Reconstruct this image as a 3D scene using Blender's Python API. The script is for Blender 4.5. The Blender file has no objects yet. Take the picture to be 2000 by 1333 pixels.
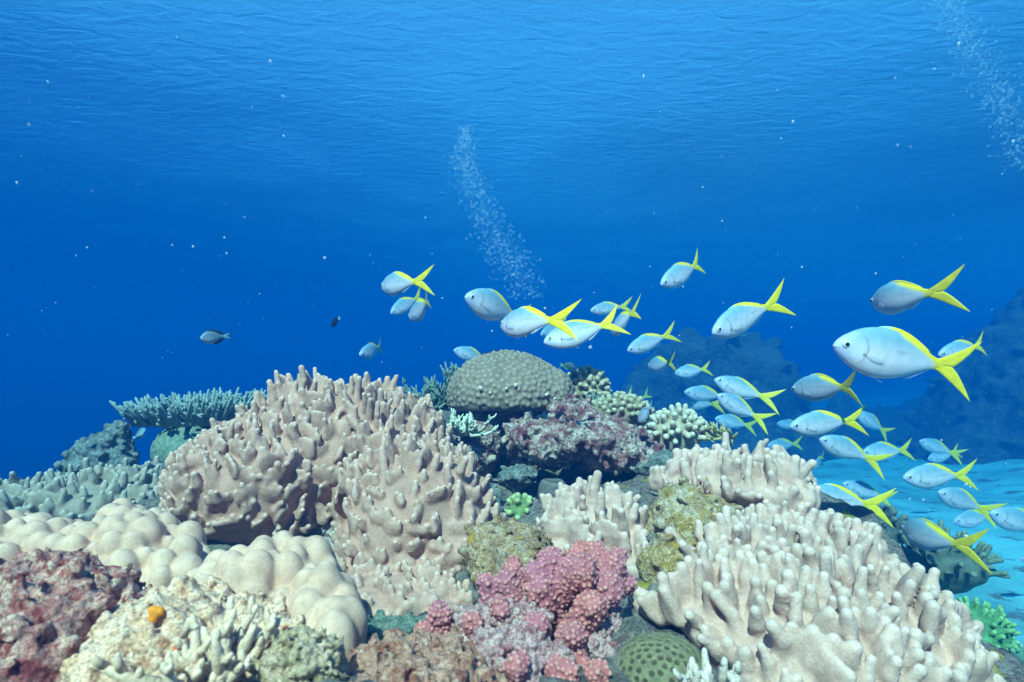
import bpy, math, random
import numpy as np
from mathutils import Vector, Matrix

random.seed(11)
rng = np.random.default_rng(11)
C = bpy.context.scene.collection
scene = bpy.context.scene
R = math.radians

# ------------------------------------------------------------------ camera
CAMZ = 1.2
PITCH = R(5.0)
FPX = 1192.0                      # focal length in photo pixels (2000 wide)
cam_d = bpy.data.cameras.new("camera")
cam = bpy.data.objects.new("camera", cam_d)
C.objects.link(cam)
cam.location = (0, 0, CAMZ)
cam.rotation_euler = (R(90) + PITCH, 0, 0)
cam_d.sensor_width = 36.0
cam_d.lens = 36.0 * FPX / 2000.0
cam_d.clip_start = 0.02
cam_d.clip_end = 600
cam_d.dof.use_dof = True
cam_d.dof.focus_distance = 1.5
cam_d.dof.aperture_fstop = 5.6
scene.camera = cam

# ------------------------------------------------------------------ light
SUN_EL, SUN_AZ = 46.0, 196.0      # azimuth: compass bearing the light comes from (0 = +Y, clockwise)
w = bpy.data.worlds.new("World")
scene.world = w
w.use_nodes = True
wn = w.node_tree.nodes
sky = wn.new("ShaderNodeTexSky")
sky.sky_type = 'NISHITA'
sky.sun_disc = False
sky.sun_elevation = R(SUN_EL)
sky.sun_rotation = R(SUN_AZ)
sky.ozone_density = 9.0
sky.dust_density = 0.3
w.node_tree.links.new(sky.outputs[0], wn["Background"].inputs[0])
wn["Background"].inputs[1].default_value = 0.10

sl = bpy.data.lights.new("sun", 'SUN')
sl.energy = 5.0
sl.angle = R(0.6)
sl.color = (1.0, 0.54, 0.51)
so = bpy.data.objects.new("sun", sl)
C.objects.link(so)
sd = Vector((math.sin(R(SUN_AZ)) * math.cos(R(SUN_EL)), math.cos(R(SUN_AZ)) * math.cos(R(SUN_EL)), math.sin(R(SUN_EL))))
so.rotation_euler = sd.to_track_quat('Z', 'Y').to_euler()
so.location = sd * 30

scene.view_settings.view_transform = 'Standard'
scene.view_settings.look = 'None'
scene.view_settings.gamma = 1.0
scene.view_settings.exposure = 2.35
cy = scene.cycles
cy.use_denoising = True
cy.max_bounces = 6
cy.diffuse_bounces = 2
cy.glossy_bounces = 2
cy.transmission_bounces = 4
cy.transparent_max_bounces = 8
cy.volume_bounces = 1
cy.caustics_reflective = False
cy.caustics_refractive = False

# ------------------------------------------------------------------ helpers
CF = np.array([0, math.cos(PITCH), math.sin(PITCH)])
CU = np.array([0, -math.sin(PITCH), math.cos(PITCH)])
CR = np.array([1.0, 0, 0])
CP = np.array([0, 0, CAMZ])


def P(px, py, d):
    """world point of a photo pixel at depth d"""
    return CP + d * (CF + CR * (px - 1000) / FPX + CU * (666.5 - py) / FPX)


def tag(o, label=None, cat=None, group=None, kind=None):
    if label: o["label"] = label
    if cat: o["category"] = cat
    if group: o["group"] = group
    if kind: o["kind"] = kind
    return o


def link_mesh(name, v, f, mat, parent=None, origin=None, smooth=True, cols=None):
    """v (n,3); f (m,3|4) or a list of faces; the mesh origin goes to the base of its bounding box"""
    v = np.asarray(v, dtype=np.float64)
    if origin is None:
        origin = np.zeros(3) if parent is not None else np.array([(v[:, 0].min() + v[:, 0].max()) / 2, (v[:, 1].min() + v[:, 1].max()) / 2, v[:, 2].min()])
    origin = np.asarray(origin, dtype=float)
    me = bpy.data.meshes.new(name)
    if isinstance(f, np.ndarray):
        k = f.shape[1]
        me.vertices.add(len(v))
        me.vertices.foreach_set("co", (v - origin).astype(np.float32).ravel())
        me.loops.add(f.size)
        me.loops.foreach_set("vertex_index", f.astype(np.int32).ravel())
        me.polygons.add(len(f))
        me.polygons.foreach_set("loop_start", np.arange(0, f.size, k, dtype=np.int32))
        me.polygons.foreach_set("loop_total", np.full(len(f), k, dtype=np.int32))
        me.update(calc_edges=True)
    else:
        me.from_pydata([tuple(x) for x in (v - origin)], [], f)
    if smooth:
        me.polygons.foreach_set("use_smooth", np.ones(len(me.polygons), dtype=bool))
    if cols is not None:
        a = me.color_attributes.new("Col", 'FLOAT_COLOR', 'POINT')
        cc = np.ones((len(v), 4), dtype=np.float32)
        cc[:, :3] = cols
        a.data.foreach_set("color", cc.ravel())
    me.materials.append(mat)
    me.update()
    o = bpy.data.objects.new(name, me)
    C.objects.link(o)
    o.location = origin
    if parent is not None:
        o.parent = parent
    return o


# ---- value noise
def _hash(ix, iy, iz, seed):
    h = (ix.astype(np.uint32) * np.uint32(374761393) + iy.astype(np.uint32) * np.uint32(668265263)
         + iz.astype(np.uint32) * np.uint32(2147483647) + np.uint32(seed * 974711 % 4294967291))
    h = (h ^ (h >> np.uint32(13))) * np.uint32(1274126177)
    h = (h ^ (h >> np.uint32(15))) * np.uint32(2246822519)
    h = h ^ (h >> np.uint32(16))
    return h.astype(np.float64) / 4294967295.0 * 2 - 1


def vnoise(p, scale, seed=0):
    q = p * scale + 1000.0
    i = np.floor(q).astype(np.int64)
    t = q - i
    t = t * t * (3 - 2 * t)
    out = 0
    for a in (0, 1):
        wx = t[:, 0] if a else 1 - t[:, 0]
        for b in (0, 1):
            wy = t[:, 1] if b else 1 - t[:, 1]
            for c in (0, 1):
                wz = t[:, 2] if c else 1 - t[:, 2]
                out = out + wx * wy * wz * _hash(i[:, 0] + a, i[:, 1] + b, i[:, 2] + c, seed)
    return out


def fbm(p, scale, seed=0, octaves=3, gain=0.5):
    s, amp = 0, 1.0
    for k in range(octaves):
        s = s + amp * vnoise(p, scale * 2.03 ** k, seed + 17 * k)
        amp *= gain
    return s


# ---- a signed distance field on a grid
class Field:
    def __init__(self, lo, hi, h):
        self.lo = np.asarray(lo, float)
        self.h = h
        self.n = np.ceil((np.asarray(hi, float) - self.lo) / h).astype(int) + 1
        self.d = np.full(self.n, 9.0, dtype=np.float32)

    def _win(self, lo, hi):
        a = np.clip(np.floor((np.asarray(lo) - self.lo) / self.h).astype(int), 0, self.n)
        b = np.clip(np.ceil((np.asarray(hi) - self.lo) / self.h).astype(int) + 1, 0, self.n)
        if np.any(b <= a):
            return None, None
        g = [self.lo[k] + self.h * np.arange(a[k], b[k]) for k in range(3)]
        X, Y, Z = np.meshgrid(*g, indexing='ij')
        return (slice(a[0], b[0]), slice(a[1], b[1]), slice(a[2], b[2])), (X, Y, Z)

    def _smin(self, sl, e, k):
        cur = self.d[sl]
        if k <= 0:
            self.d[sl] = np.minimum(cur, e)
        else:
            hh = np.maximum(k - np.abs(cur - e), 0) / k
            self.d[sl] = np.minimum(cur, e) - hh * hh * k * 0.25

    def ell(self, c, r, k=0.03, cut=False, rot=None, pad=0.12):
        c = np.asarray(c, float); r = np.asarray(r, float)
        m = r.max() if rot is not None else r
        sl, g = self._win(c - m - k - pad, c + m + k + pad)
        if sl is None: return
        q = np.stack([g[0] - c[0], g[1] - c[1], g[2] - c[2]], -1)
        if rot is not None:
            q = q @ np.array(rot)
        k0 = np.sqrt(((q / r) ** 2).sum(-1))
        k1 = np.sqrt(((q / (r * r)) ** 2).sum(-1)) + 1e-9
        e = k0 * (k0 - 1) / k1
        e = np.where(k0 < 0.05, -r.min(), e)
        if cut:
            cur = self.d[sl]
            hh = np.maximum(k - np.abs(cur + e), 0) / max(k, 1e-9)
            self.d[sl] = np.maximum(cur, -e) + hh * hh * k * 0.25
        else:
            self._smin(sl, e, k)

    def cap(self, a, b, ra, rb, k=0.01):
        a = np.asarray(a, float); b = np.asarray(b, float)
        m = max(ra, rb) + k + 2 * self.h
        sl, g = self._win(np.minimum(a, b) - m, np.maximum(a, b) + m)
        if sl is None: return
        ab = b - a
        L2 = ab @ ab + 1e-12
        t = ((g[0] - a[0]) * ab[0] + (g[1] - a[1]) * ab[1] + (g[2] - a[2]) * ab[2]) / L2
        t = np.clip(t, 0, 1)
        dx = g[0] - a[0] - t * ab[0]; dy = g[1] - a[1] - t * ab[1]; dz = g[2] - a[2] - t * ab[2]
        e = np.sqrt(dx * dx + dy * dy + dz * dz) - (ra + (rb - ra) * t)
        self._smin(sl, e, k)

    def noise(self, amp, scale, seed=0, octaves=3, band=None, ridged=False, gain=0.5):
        band = band or amp * 2.5 + 2 * self.h
        idx = np.argwhere(np.abs(self.d) < band)
        if len(idx) == 0: return
        p = self.lo + idx * self.h
        nz = fbm(p, scale, seed, octaves, gain)
        if ridged:
            nz = 0.6 - np.abs(nz) * 1.6
        self.d[idx[:, 0], idx[:, 1], idx[:, 2]] += (amp * nz).astype(np.float32)

    def surface_points(self, spacing, seed=0, cond=None):
        """thinned random points on the zero surface, with outward normals"""
        gx, gy, gz = np.gradient(self.d, self.h)
        idx = np.argwhere(np.abs(self.d) < self.h * 0.6)
        r = np.random.default_rng(seed)
        idx = idx[r.permutation(len(idx))]
        nn = np.stack([g[idx[:, 0], idx[:, 1], idx[:, 2]] for g in (gx, gy, gz)], -1)
        nn /= (np.linalg.norm(nn, axis=1)[:, None] + 1e-9)
        p = self.lo + idx * self.h - nn * self.d[idx[:, 0], idx[:, 1], idx[:, 2]][:, None]
        if cond is not None:
            m = cond(p, nn)
            p, nn = p[m], nn[m]
        keep, cells = [], {}
        s2 = spacing * spacing
        ci = np.floor(p / spacing).astype(int)
        for i in range(len(p)):
            c = tuple(ci[i])
            ok = True
            for a in (-1, 0, 1):
                for b in (-1, 0, 1):
                    for e in (-1, 0, 1):
                        for j in cells.get((c[0] + a, c[1] + b, c[2] + e), ()):
                            dd = p[i] - p[j]
                            if dd @ dd < s2:
                                ok = False; break
                        if not ok: break
                    if not ok: break
                if not ok: break
            if ok:
                keep.append(i)
                cells.setdefault(c, []).append(i)
        return p[keep], nn[keep]

    def mesh(self):
        d = self.d.copy()
        d[0], d[-1], d[:, 0], d[:, -1], d[:, :, 0], d[:, :, -1] = 1, 1, 1, 1, 1, 1
        s = d < 0
        cnt = np.zeros(np.array(s.shape) - 1, dtype=np.uint8)
        cs = [(a, b, c) for a in (0, 1) for b in (0, 1) for c in (0, 1)]
        n = cnt.shape
        for a, b, c in cs:
            cnt += s[a:a + n[0], b:b + n[1], c:c + n[2]]
        act = (cnt > 0) & (cnt < 8)
        ac = np.argwhere(act)
        vid = np.full(n, -1, dtype=np.int64)
        vid[act] = np.arange(len(ac))
        pos = np.zeros((len(ac), 3)); m = np.zeros(len(ac))
        for a in cs:
            for ax in range(3):
                if a[ax] == 1: continue
                b = list(a); b[ax] = 1
                da = d[ac[:, 0] + a[0], ac[:, 1] + a[1], ac[:, 2] + a[2]]
                db = d[ac[:, 0] + b[0], ac[:, 1] + b[1], ac[:, 2] + b[2]]
                x = (da < 0) != (db < 0)
                t = np.where(x, da / np.where(x, da - db, 1), 0)
                q = np.tile(np.array(a, float), (len(ac), 1))
                q[:, ax] += t
                pos += q * x[:, None]; m += x
        v = self.lo + self.h * (ac + pos / m[:, None])
        faces = []
        for ax in range(3):
            u, w_ = [(1, 2), (2, 0), (0, 1)][ax]
            sa = [slice(None)] * 3; sb = [slice(None)] * 3
            sa[ax] = slice(0, -1); sb[ax] = slice(1, None)
            A = s[tuple(sa)]; B = s[tuple(sb)]
            for flip, mask in ((False, A & ~B), (True, ~A & B)):
                e = np.argwhere(mask)
                if len(e) == 0: continue
                e = e[(e[:, u] > 0) & (e[:, w_] > 0)]
                def cell(du, dw):
                    q = e.copy(); q[:, u] -= du; q[:, w_] -= dw
                    return vid[q[:, 0], q[:, 1], q[:, 2]]
                quad = np.stack([cell(1, 1), cell(0, 1), cell(0, 0), cell(1, 0)], 1)
                if flip: quad = quad[:, ::-1]
                faces.append(quad)
        f = np.concatenate(faces)
        f = f[(f >= 0).all(1)]
        return v, f


def field_for(blobs, h, pad=0.1):
    lo = np.min([np.asarray(b[0]) - np.asarray(b[1]) for b in blobs], 0) - pad
    hi = np.max([np.asarray(b[0]) + np.asarray(b[1]) for b in blobs], 0) + pad
    return Field(lo, hi, h)


# ---- tubes (for branching corals)
class Tubes:
    def __init__(self, sides=7):
        self.v, self.f, self.s = [], [], sides

    def add(self, pts, rad):
        pts = [np.asarray(p, float) for p in pts]
        n0 = len(self.v)
        s = self.s
        for i, p in enumerate(pts):
            t = pts[min(i + 1, len(pts) - 1)] - pts[max(i - 1, 0)]
            t = t / (np.linalg.norm(t) + 1e-9)
            a = np.cross(t, [0.31, 0.87, 0.39]); a /= np.linalg.norm(a)
            b = np.cross(t, a)
            for k in range(s):
                an = 2 * math.pi * k / s
                self.v.append(p + rad[i] * (math.cos(an) * a + math.sin(an) * b))
        for i in range(len(pts) - 1):
            for k in range(s):
                q = n0 + i * s
                self.f.append((q + k, q + (k + 1) % s, q + s + (k + 1) % s, q + s + k))
        t = pts[-1] - pts[-2]
        t = t / (np.linalg.norm(t) + 1e-9)
        self.v.append(pts[-1] + t * rad[-1] * 0.9)
        e = len(self.v) - 1
        q = n0 + (len(pts) - 1) * s
        for k in range(s):
            self.f.append((q + k, q + (k + 1) % s, e))
        self.f.append(tuple(n0 + k for k in reversed(range(s))))

    def build(self, name, mat, parent=None, origin=None):
        return link_mesh(name, np.array(self.v), self.f, mat, parent, origin)


# ------------------------------------------------------------------ materials
def new_mat(name):
    m = bpy.data.materials.new(name)
    m.use_nodes = True
    nt = m.node_tree
    return m, nt, nt.nodes, nt.nodes["Principled BSDF"]


def ramp(nt, stops, src, interp='LINEAR'):
    r = nt.nodes.new("ShaderNodeValToRGB")
    r.color_ramp.interpolation = interp
    el = r.color_ramp.elements
    while len(el) < len(stops):
        el.new(0.5)
    for e, (p, c) in zip(el, stops):
        e.position = p
        e.color = (c[0], c[1], c[2], 1)
    nt.links.new(src, r.inputs[0])
    return r.outputs[0]


def tex(nt, kind, scale, detail=4, rough=0.55, coord=None, **kw):
    n = nt.nodes.new("ShaderNodeTex" + kind)
    n.inputs["Scale"].default_value = scale
    if kind == "Noise":
        n.inputs["Detail"].default_value = detail
        n.inputs["Roughness"].default_value = rough
        n.inputs["Distortion"].default_value = kw.get("dist", 0)
    if kind == "Voronoi":
        n.feature = kw.get("feature", 'F1')
        n.inputs["Randomness"].default_value = kw.get("rand", 1.0)
    if coord is not None:
        nt.links.new(coord, n.inputs["Vector"])
    return n


def mixc(nt, fac, a, b, blend='MIX'):
    n = nt.nodes.new("ShaderNodeMix")
    n.data_type = 'RGBA'
    n.blend_type = blend
    for sock, val in ((n.inputs[0], fac), (n.inputs[6], a), (n.inputs[7], b)):
        if hasattr(val, "is_linked") or isinstance(val, bpy.types.NodeSocket):
            nt.links.new(val, sock)
        elif isinstance(val, (int, float)):
            sock.default_value = val
        else:
            sock.default_value = (val[0], val[1], val[2], 1)
    return n.outputs[2]


def bump(nt, height, strength, dist, prev=None):
    b = nt.nodes.new("ShaderNodeBump")
    b.inputs["Strength"].default_value = strength
    b.inputs["Distance"].default_value = dist
    nt.links.new(height, b.inputs["Height"])
    if prev is not None:
        nt.links.new(prev, b.inputs["Normal"])
    return b.outputs[0]


def objcoord(nt):
    return nt.nodes.new("ShaderNodeTexCoord").outputs["Object"]


def coral_mat(name, body, pale, dark, fine=220.0, edge=(0.49, 0.56), rough=0.75, fine_amt=0.0012, speckle=0.25, patch=6.0, subsurf=0.0):
    """flesh of one colony: body colour with broad patches, paler rims where the surface is sharply convex, fine grain"""
    m, nt, N, bs = new_mat(name)
    co = objcoord(nt)
    n1 = tex(nt, "Noise", patch, 3, coord=co)
    base = ramp(nt, [(0.35, dark), (0.62, body)], n1.outputs["Fac"])
    g = N.new("ShaderNodeNewGeometry")
    pt = ramp(nt, [(edge[0], (0, 0, 0)), (edge[1], (1, 1, 1))], g.outputs["Pointiness"])
    c = mixc(nt, pt, base, pale)
    n2 = tex(nt, "Noise", fine, 3, coord=co)
    sp = ramp(nt, [(0.35, (1 - speckle,) * 3), (0.65, (1 + speckle * 0.3,) * 3)], n2.outputs["Fac"])
    c = mixc(nt, 1.0, c, sp, 'MULTIPLY')
    vo = tex(nt, "Voronoi", fine * .8, coord=co)
    pd = ramp(nt, [(0.10, (1.13, 1.11, 1.08)), (0.42, (.95, .94, .935))], vo.outputs["Distance"])
    c = mixc(nt, 1.0, c, pd, 'MULTIPLY')
    n4 = tex(nt, "Noise", patch * 4.5, 6, 0.7, coord=co)
    st = ramp(nt, [(0.34, (.74, .74, .72)), (0.55, (1, 1, 1)), (0.72, (1.08, 1.06, 1.02))], n4.outputs["Fac"])
    c = mixc(nt, 1.0, c, st, 'MULTIPLY')
    nt.links.new(c, bs.inputs["Base Color"])
    bs.inputs["Roughness"].default_value = rough
    bs.inputs["Specular IOR Level"].default_value = 0.25
    b1 = bump(nt, n2.outputs["Fac"], 0.6, fine_amt)
    b1 = bump(nt, vo.outputs["Distance"], 0.35, fine_amt, b1)
    nt.links.new(b1, bs.inputs["Normal"])
    return m


def rock_mat(name, cols, cols2, scale=14.0, spot=None, spot_thr=0.68, bumpd=0.006, spot_scale=9.0):
    """encrusted dead rock: patches of coralline algae, turf, bare lime and small sponges"""
    m, nt, N, bs = new_mat(name)
    co = objcoord(nt)
    n1 = tex(nt, "Noise", scale, 8, 0.7, coord=co, dist=0.4)
    st = [(0.30 + 0.4 * i / (len(cols) - 1), c) for i, c in enumerate(cols)]
    a = ramp(nt, st, n1.outputs["Fac"])
    n2 = tex(nt, "Noise", scale * 4.3, 6, 0.75, coord=co, dist=0.6)
    st2 = [(0.32 + 0.36 * i / (len(cols2) - 1), c) for i, c in enumerate(cols2)]
    b = ramp(nt, st2, n2.outputs["Fac"])
    n3 = tex(nt, "Noise", scale * 1.7, 5, 0.65, coord=co)
    k = ramp(nt, [(0.42, (0, 0, 0)), (0.58, (1, 1, 1))], n3.outputs["Fac"])
    c = mixc(nt, k, a, b)
    n5 = tex(nt, "Noise", scale * 16, 4, 0.7, coord=co)
    gr = ramp(nt, [(0.34, (0.35, 0.33, 0.34)), (0.5, (1, 1, 1)), (0.68, (1.25, 1.22, 1.2))], n5.outputs["Fac"])
    c = mixc(nt, 1.0, c, gr, 'MULTIPLY')
    if spot is not None:
        n4 = tex(nt, "Noise", spot_scale, 5, 0.6, coord=co)
        mp = N.new("ShaderNodeMapping"); mp.inputs["Location"].default_value = (3.1, 1.7, 5.3)
        nt.links.new(co, mp.inputs[0]); nt.links.new(mp.outputs[0], n4.inputs["Vector"])
        k4 = ramp(nt, [(spot_thr, (0, 0, 0)), (spot_thr + 0.03, (1, 1, 1))], n4.outputs["Fac"])
        c = mixc(nt, k4, c, spot)
    nt.links.new(c, bs.inputs["Base Color"])
    bs.inputs["Roughness"].default_value = 0.85
    bs.inputs["Specular IOR Level"].default_value = 0.2
    v = tex(nt, "Voronoi", scale * 6, coord=co)
    b1 = bump(nt, v.outputs["Distance"], 0.6, bumpd)
    b2 = bump(nt, n5.outputs["Fac"], 0.7, bumpd * 0.7, b1)
    nt.links.new(b2, bs.inputs["Normal"])
    return m


# ------------------------------------------------------------------ water: surface, haze
SURF_Z = 4.4


def make_water():
    n = 260
    t = np.linspace(-1, 1, n)
    s = np.sign(t) * np.abs(t) ** 1.7 * 90
    X, Y = np.meshgrid(s, s + 14, indexing='ij')
    p = np.stack([X.ravel(), Y.ravel(), np.zeros(X.size)], -1)
    z = SURF_Z + 0.018 * fbm(p, 0.55, 3, 2) + 0.010 * fbm(p, 1.6, 4, 2)
    v = np.stack([p[:, 0], p[:, 1], z], -1)
    i = np.arange(n * n).reshape(n, n)
    f = np.stack([i[:-1, :-1].ravel(), i[1:, :-1].ravel(), i[1:, 1:].ravel(), i[:-1, 1:].ravel()], 1)
    m, nt, N, bs = new_mat("sea_surface")
    N.remove(bs)
    out = N["Material Output"]
    co = objcoord(nt)
    a = tex(nt, "Noise", 3.6, 3, 0.5, coord=co, dist=0.8)
    mp = N.new("ShaderNodeMapping")
    mp.inputs["Scale"].default_value = (1.0, 2.2, 1.0)
    mp.inputs["Rotation"].default_value = (0, 0, R(-25))
    nt.links.new(co, mp.inputs[0]); nt.links.new(mp.outputs[0], a.inputs["Vector"])
    bn = bump(nt, a.outputs["Fac"], 0.4, 0.03)
    lw = N.new("ShaderNodeLayerWeight"); lw.inputs["Blend"].default_value = 0.5
    nt.links.new(bn, lw.inputs["Normal"])
    fr = ramp(nt, [(0.36, (0, 0, 0)), (0.50, (.36, .36, .36)), (0.62, (.78, .78, .78)), (0.74, (.96, .96, .96)), (0.84, (1, 1, 1))], lw.outputs["Facing"])
    tr = N.new("ShaderNodeBsdfTransparent"); tr.inputs[0].default_value = (0.55, 1.0, 0.86, 1)
    gl = N.new("ShaderNodeBsdfGlossy"); gl.inputs["Roughness"].default_value = 0.4
    nt.links.new(bn, gl.inputs["Normal"])
    mx = N.new("ShaderNodeMixShader")
    nt.links.new(fr, mx.inputs[0])
    nt.links.new(tr.outputs[0], mx.inputs[1]); nt.links.new(gl.outputs[0], mx.inputs[2])
    nt.links.new(mx.outputs[0], out.inputs["Surface"])
    o = link_mesh("water_surface", v, f, m, origin=(0, 0, SURF_Z))
    tag(o, "rippled underside of the bright sea surface high above the reef", "water surface", kind="structure")


make_water()

HAZE_TOP = 4.2


def make_haze():
    x0, x1, y0, y1, z0, z1 = -55, 55, -25, 75, -16, HAZE_TOP
    v = [(x, y, z) for x in (x0, x1) for y in (y0, y1) for z in (z0, z1)]
    f = [(0, 1, 3, 2), (4, 6, 7, 5), (0, 4, 5, 1), (2, 3, 7, 6), (0, 2, 6, 4), (1, 5, 7, 3)]
    m, nt, N, bs = new_mat("sea_water_body")
    N.remove(bs)
    pv = N.new("ShaderNodeVolumePrincipled")
    pv.inputs["Density"].default_value = 0.255
    pv.inputs["Color"].default_value = (0.0, 0.047, 0.160, 1)
    pv.inputs["Absorption Color"].default_value = (0.01, 0.31, 0.50, 1)
    pv.inputs["Anisotropy"].default_value = 0.0
    nt.links.new(pv.outputs[0], N["Material Output"].inputs["Volume"])
    o = link_mesh("haze", np.array(v, float), f, m, origin=(0, 0, 0), smooth=False)
    tag(o, "blue sea water that far things fade into", "water", kind="stuff")


make_haze()
# ------------------------------------------------------------------ ground
M_REEF = rock_mat("reef_rock", [(.03, .033, .03), (.10, .09, .075), (.22, .20, .17), (.07, .055, .045)],
                  [(.045, .025, .03), (.15, .10, .09), (.32, .29, .26)], 13, spot=(.30, .22, .03), spot_thr=0.60, bumpd=0.008, spot_scale=11)


def sand_mat():
    m, nt, N, bs = new_mat("cyan_cast_sand")
    co = objcoord(nt)
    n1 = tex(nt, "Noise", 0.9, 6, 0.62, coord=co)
    a = ramp(nt, [(0.36, (.16, .38, .38)), (0.60, (.30, .68, .68))], n1.outputs["Fac"])  # whitish sand with the water's cyan light cast painted in, red held back
    n2 = tex(nt, "Noise", 3.2, 7, 0.7, coord=co)
    k = ramp(nt, [(0.56, (0, 0, 0)), (0.62, (1, 1, 1))], n2.outputs["Fac"])
    c = mixc(nt, k, a, (.16, .17, .14))
    n3 = tex(nt, "Noise", 60, 4, 0.7, coord=co)
    g = ramp(nt, [(0.3, (.72,) * 3), (0.7, (1.1,) * 3)], n3.outputs["Fac"])
    c = mixc(nt, 1.0, c, g, 'MULTIPLY')
    nt.links.new(c, bs.inputs["Base Color"])
    bs.inputs["Roughness"].default_value = 0.95
    nt.links.new(bump(nt, n2.outputs["Fac"], 0.6, 0.06), bs.inputs["Normal"])
    return m


def grid_mesh(name, xs, ys, zf, mat):
    X, Y = np.meshgrid(xs, ys, indexing='ij')
    p = np.stack([X.ravel(), Y.ravel(), np.zeros(X.size)], -1)
    v = np.stack([p[:, 0], p[:, 1], zf(p)], -1)
    nx, ny = len(xs), len(ys)
    i = np.arange(nx * ny).reshape(nx, ny)
    f = np.stack([i[:-1, :-1].ravel(), i[1:, :-1].ravel(), i[1:, 1:].ravel(), i[:-1, 1:].ravel()], 1)
    return link_mesh(name, v, f, mat, origin=(0, 0, 0))


def spread(a, b, n, c=0.0, k=1.6):
    t = np.linspace(-1, 1, n)
    s = np.sign(t) * np.abs(t) ** k
    return np.where(s < 0, c + s * (c - a), c + s * (b - c))


def seabed_z(p):
    x, y = p[:, 0], p[:, 1]
    drop = np.clip((1.2 - x - 0.12 * np.clip(y - 4, 0, 40)) * 0.55, 0, 12)      # the bottom falls away to the left of the reef
    rise = np.clip((x - 6) * 0.12, 0, 2) + np.clip((y - 26) * 0.03, 0, 1.2) * (x > -3)
    return -drop + rise + 0.10 * fbm(p, 0.35, 5, 3) + 0.025 * fbm(p, 2.1, 6, 3)


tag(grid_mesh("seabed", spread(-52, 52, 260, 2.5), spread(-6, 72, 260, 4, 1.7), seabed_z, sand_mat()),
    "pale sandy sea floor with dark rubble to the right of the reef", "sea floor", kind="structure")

# control points of the reef top (photo pixel, depth) -> thin plate spline
ctrl = [(40, 1330, .62), (300, 1335, .62), (560, 1330, .64), (800, 1340, .72), (1050, 1340, .72), (1300, 1335, .72), (1600, 1420, .80),
        (1930, 1420, .95), (760, 1235, 1.12), (640, 1100, 1.32), (300, 1120, 1.12), (120, 1080, 1.15), (1000, 1090, 1.22), (960, 1060, 1.4),
        (1010, 1010, 1.62), (1040, 985, 1.95), (900, 950, 2.0), (1340, 1010, 1.42), (1350, 1090, 1.22), (1300, 1180, 1.05), (1250, 1240, .9),
        (1500, 1000, 1.5), (1420, 920, 1.75), (1600, 1080, 1.3), (1750, 1200, 1.2), (1300, 880, 2.1), (1180, 860, 2.35), (1000, 850, 2.4),
        (700, 900, 1.9), (500, 950, 1.8), (400, 960, 1.9), (250, 985, 2.1), (60, 1045, 2.1), (-120, 1095, 2.0), (180, 985, 2.5), (340, 935, 2.4),
        (420, 900, 2.6), (700, 820, 2.6), (-250, 1200, 1.2), (-200, 1330, .8), (950, 800, 3.0), (1250, 830, 2.8), (1420, 900, 2.3)]
cpt = np.array([P(*c) for c in ctrl])


def tps_fit(q, z):
    d = np.linalg.norm(q[:, None] - q[None], axis=2)
    K = np.where(d > 0, d * d * np.log(d + 1e-9), 0) + np.eye(len(q)) * 0.02
    A = np.c_[np.ones(len(q)), q]
    M = np.block([[K, A], [A.T, np.zeros((3, 3))]])
    return np.linalg.solve(M, np.r_[z, 0, 0, 0])


_tw = tps_fit(cpt[:, :2], cpt[:, 2])
# the outline of the reef block seen from above: beyond it the flank falls to the sea floor
edge = np.array([(-2.2, 0.2), (1.05, 0.2), (0.95, 0.75), (0.97, 1.1), (0.86, 1.45), (0.85, 1.75), (0.72, 2.2), (0.75, 2.7), (0.45, 3.1), (-0.2, 3.2), (-1.2, 3.0),
                 (-2.2, 2.9), (-2.9, 2.2)])


def poly_dist(p):
    x, y = p[:, 0], p[:, 1]
    dmin = np.full(len(p), 1e9); inside = np.zeros(len(p), bool)
    n = len(edge)
    for i in range(n):
        a, b = edge[i], edge[(i + 1) % n]
        ab = b - a
        t = np.clip(((x - a[0]) * ab[0] + (y - a[1]) * ab[1]) / (ab @ ab), 0, 1)
        dmin = np.minimum(dmin, np.hypot(x - a[0] - t * ab[0], y - a[1] - t * ab[1]))
        cr = ((a[1] > y) != (b[1] > y)) & (x < (b[0] - a[0]) * (y - a[1]) / (b[1] - a[1] + 1e-12) + a[0])
        inside ^= cr
    return np.where(inside, -dmin, dmin)


def reef_z(p):
    q = p[:, :2].copy()
    q[:, 0] = np.clip(q[:, 0], -2.6, 1.15); q[:, 1] = np.clip(q[:, 1], 0.2, 3.2)
    d = np.linalg.norm(q[:, None] - cpt[None, :, :2], axis=2)
    z = np.where(d > 0, d * d * np.log(d + 1e-9), 0) @ _tw[:len(cpt)] + _tw[-3] + q @ _tw[-2:]
    z = np.clip(z, 0.3, 1.24)
    pd = poly_dist(p)
    pd = pd + 0.10 * fbm(p, 3.0, 9, 2)
    fall = np.clip(pd, 0, 9)
    z = z - fall * 2.2 - fall ** 2 * 0.2
    z = z + 0.035 * fbm(p, 5.5, 21, 3) + 0.014 * fbm(p, 19, 22, 3)
    return np.maximum(z, seabed_z(p) - 0.6)


tag(grid_mesh("reef_ground", np.linspace(-3.6, 2.4, 460), np.linspace(0.12, 4.4, 360), reef_z, M_REEF),
    "rough rocky reef top under the corals, patched with brown and yellow algae", "reef", kind="structure")

# ------------------------------------------------------------------ leather corals
UP = np.array([0, 0, 1.0])


def unit(a):
    return a / (np.linalg.norm(a) + 1e-12)


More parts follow.
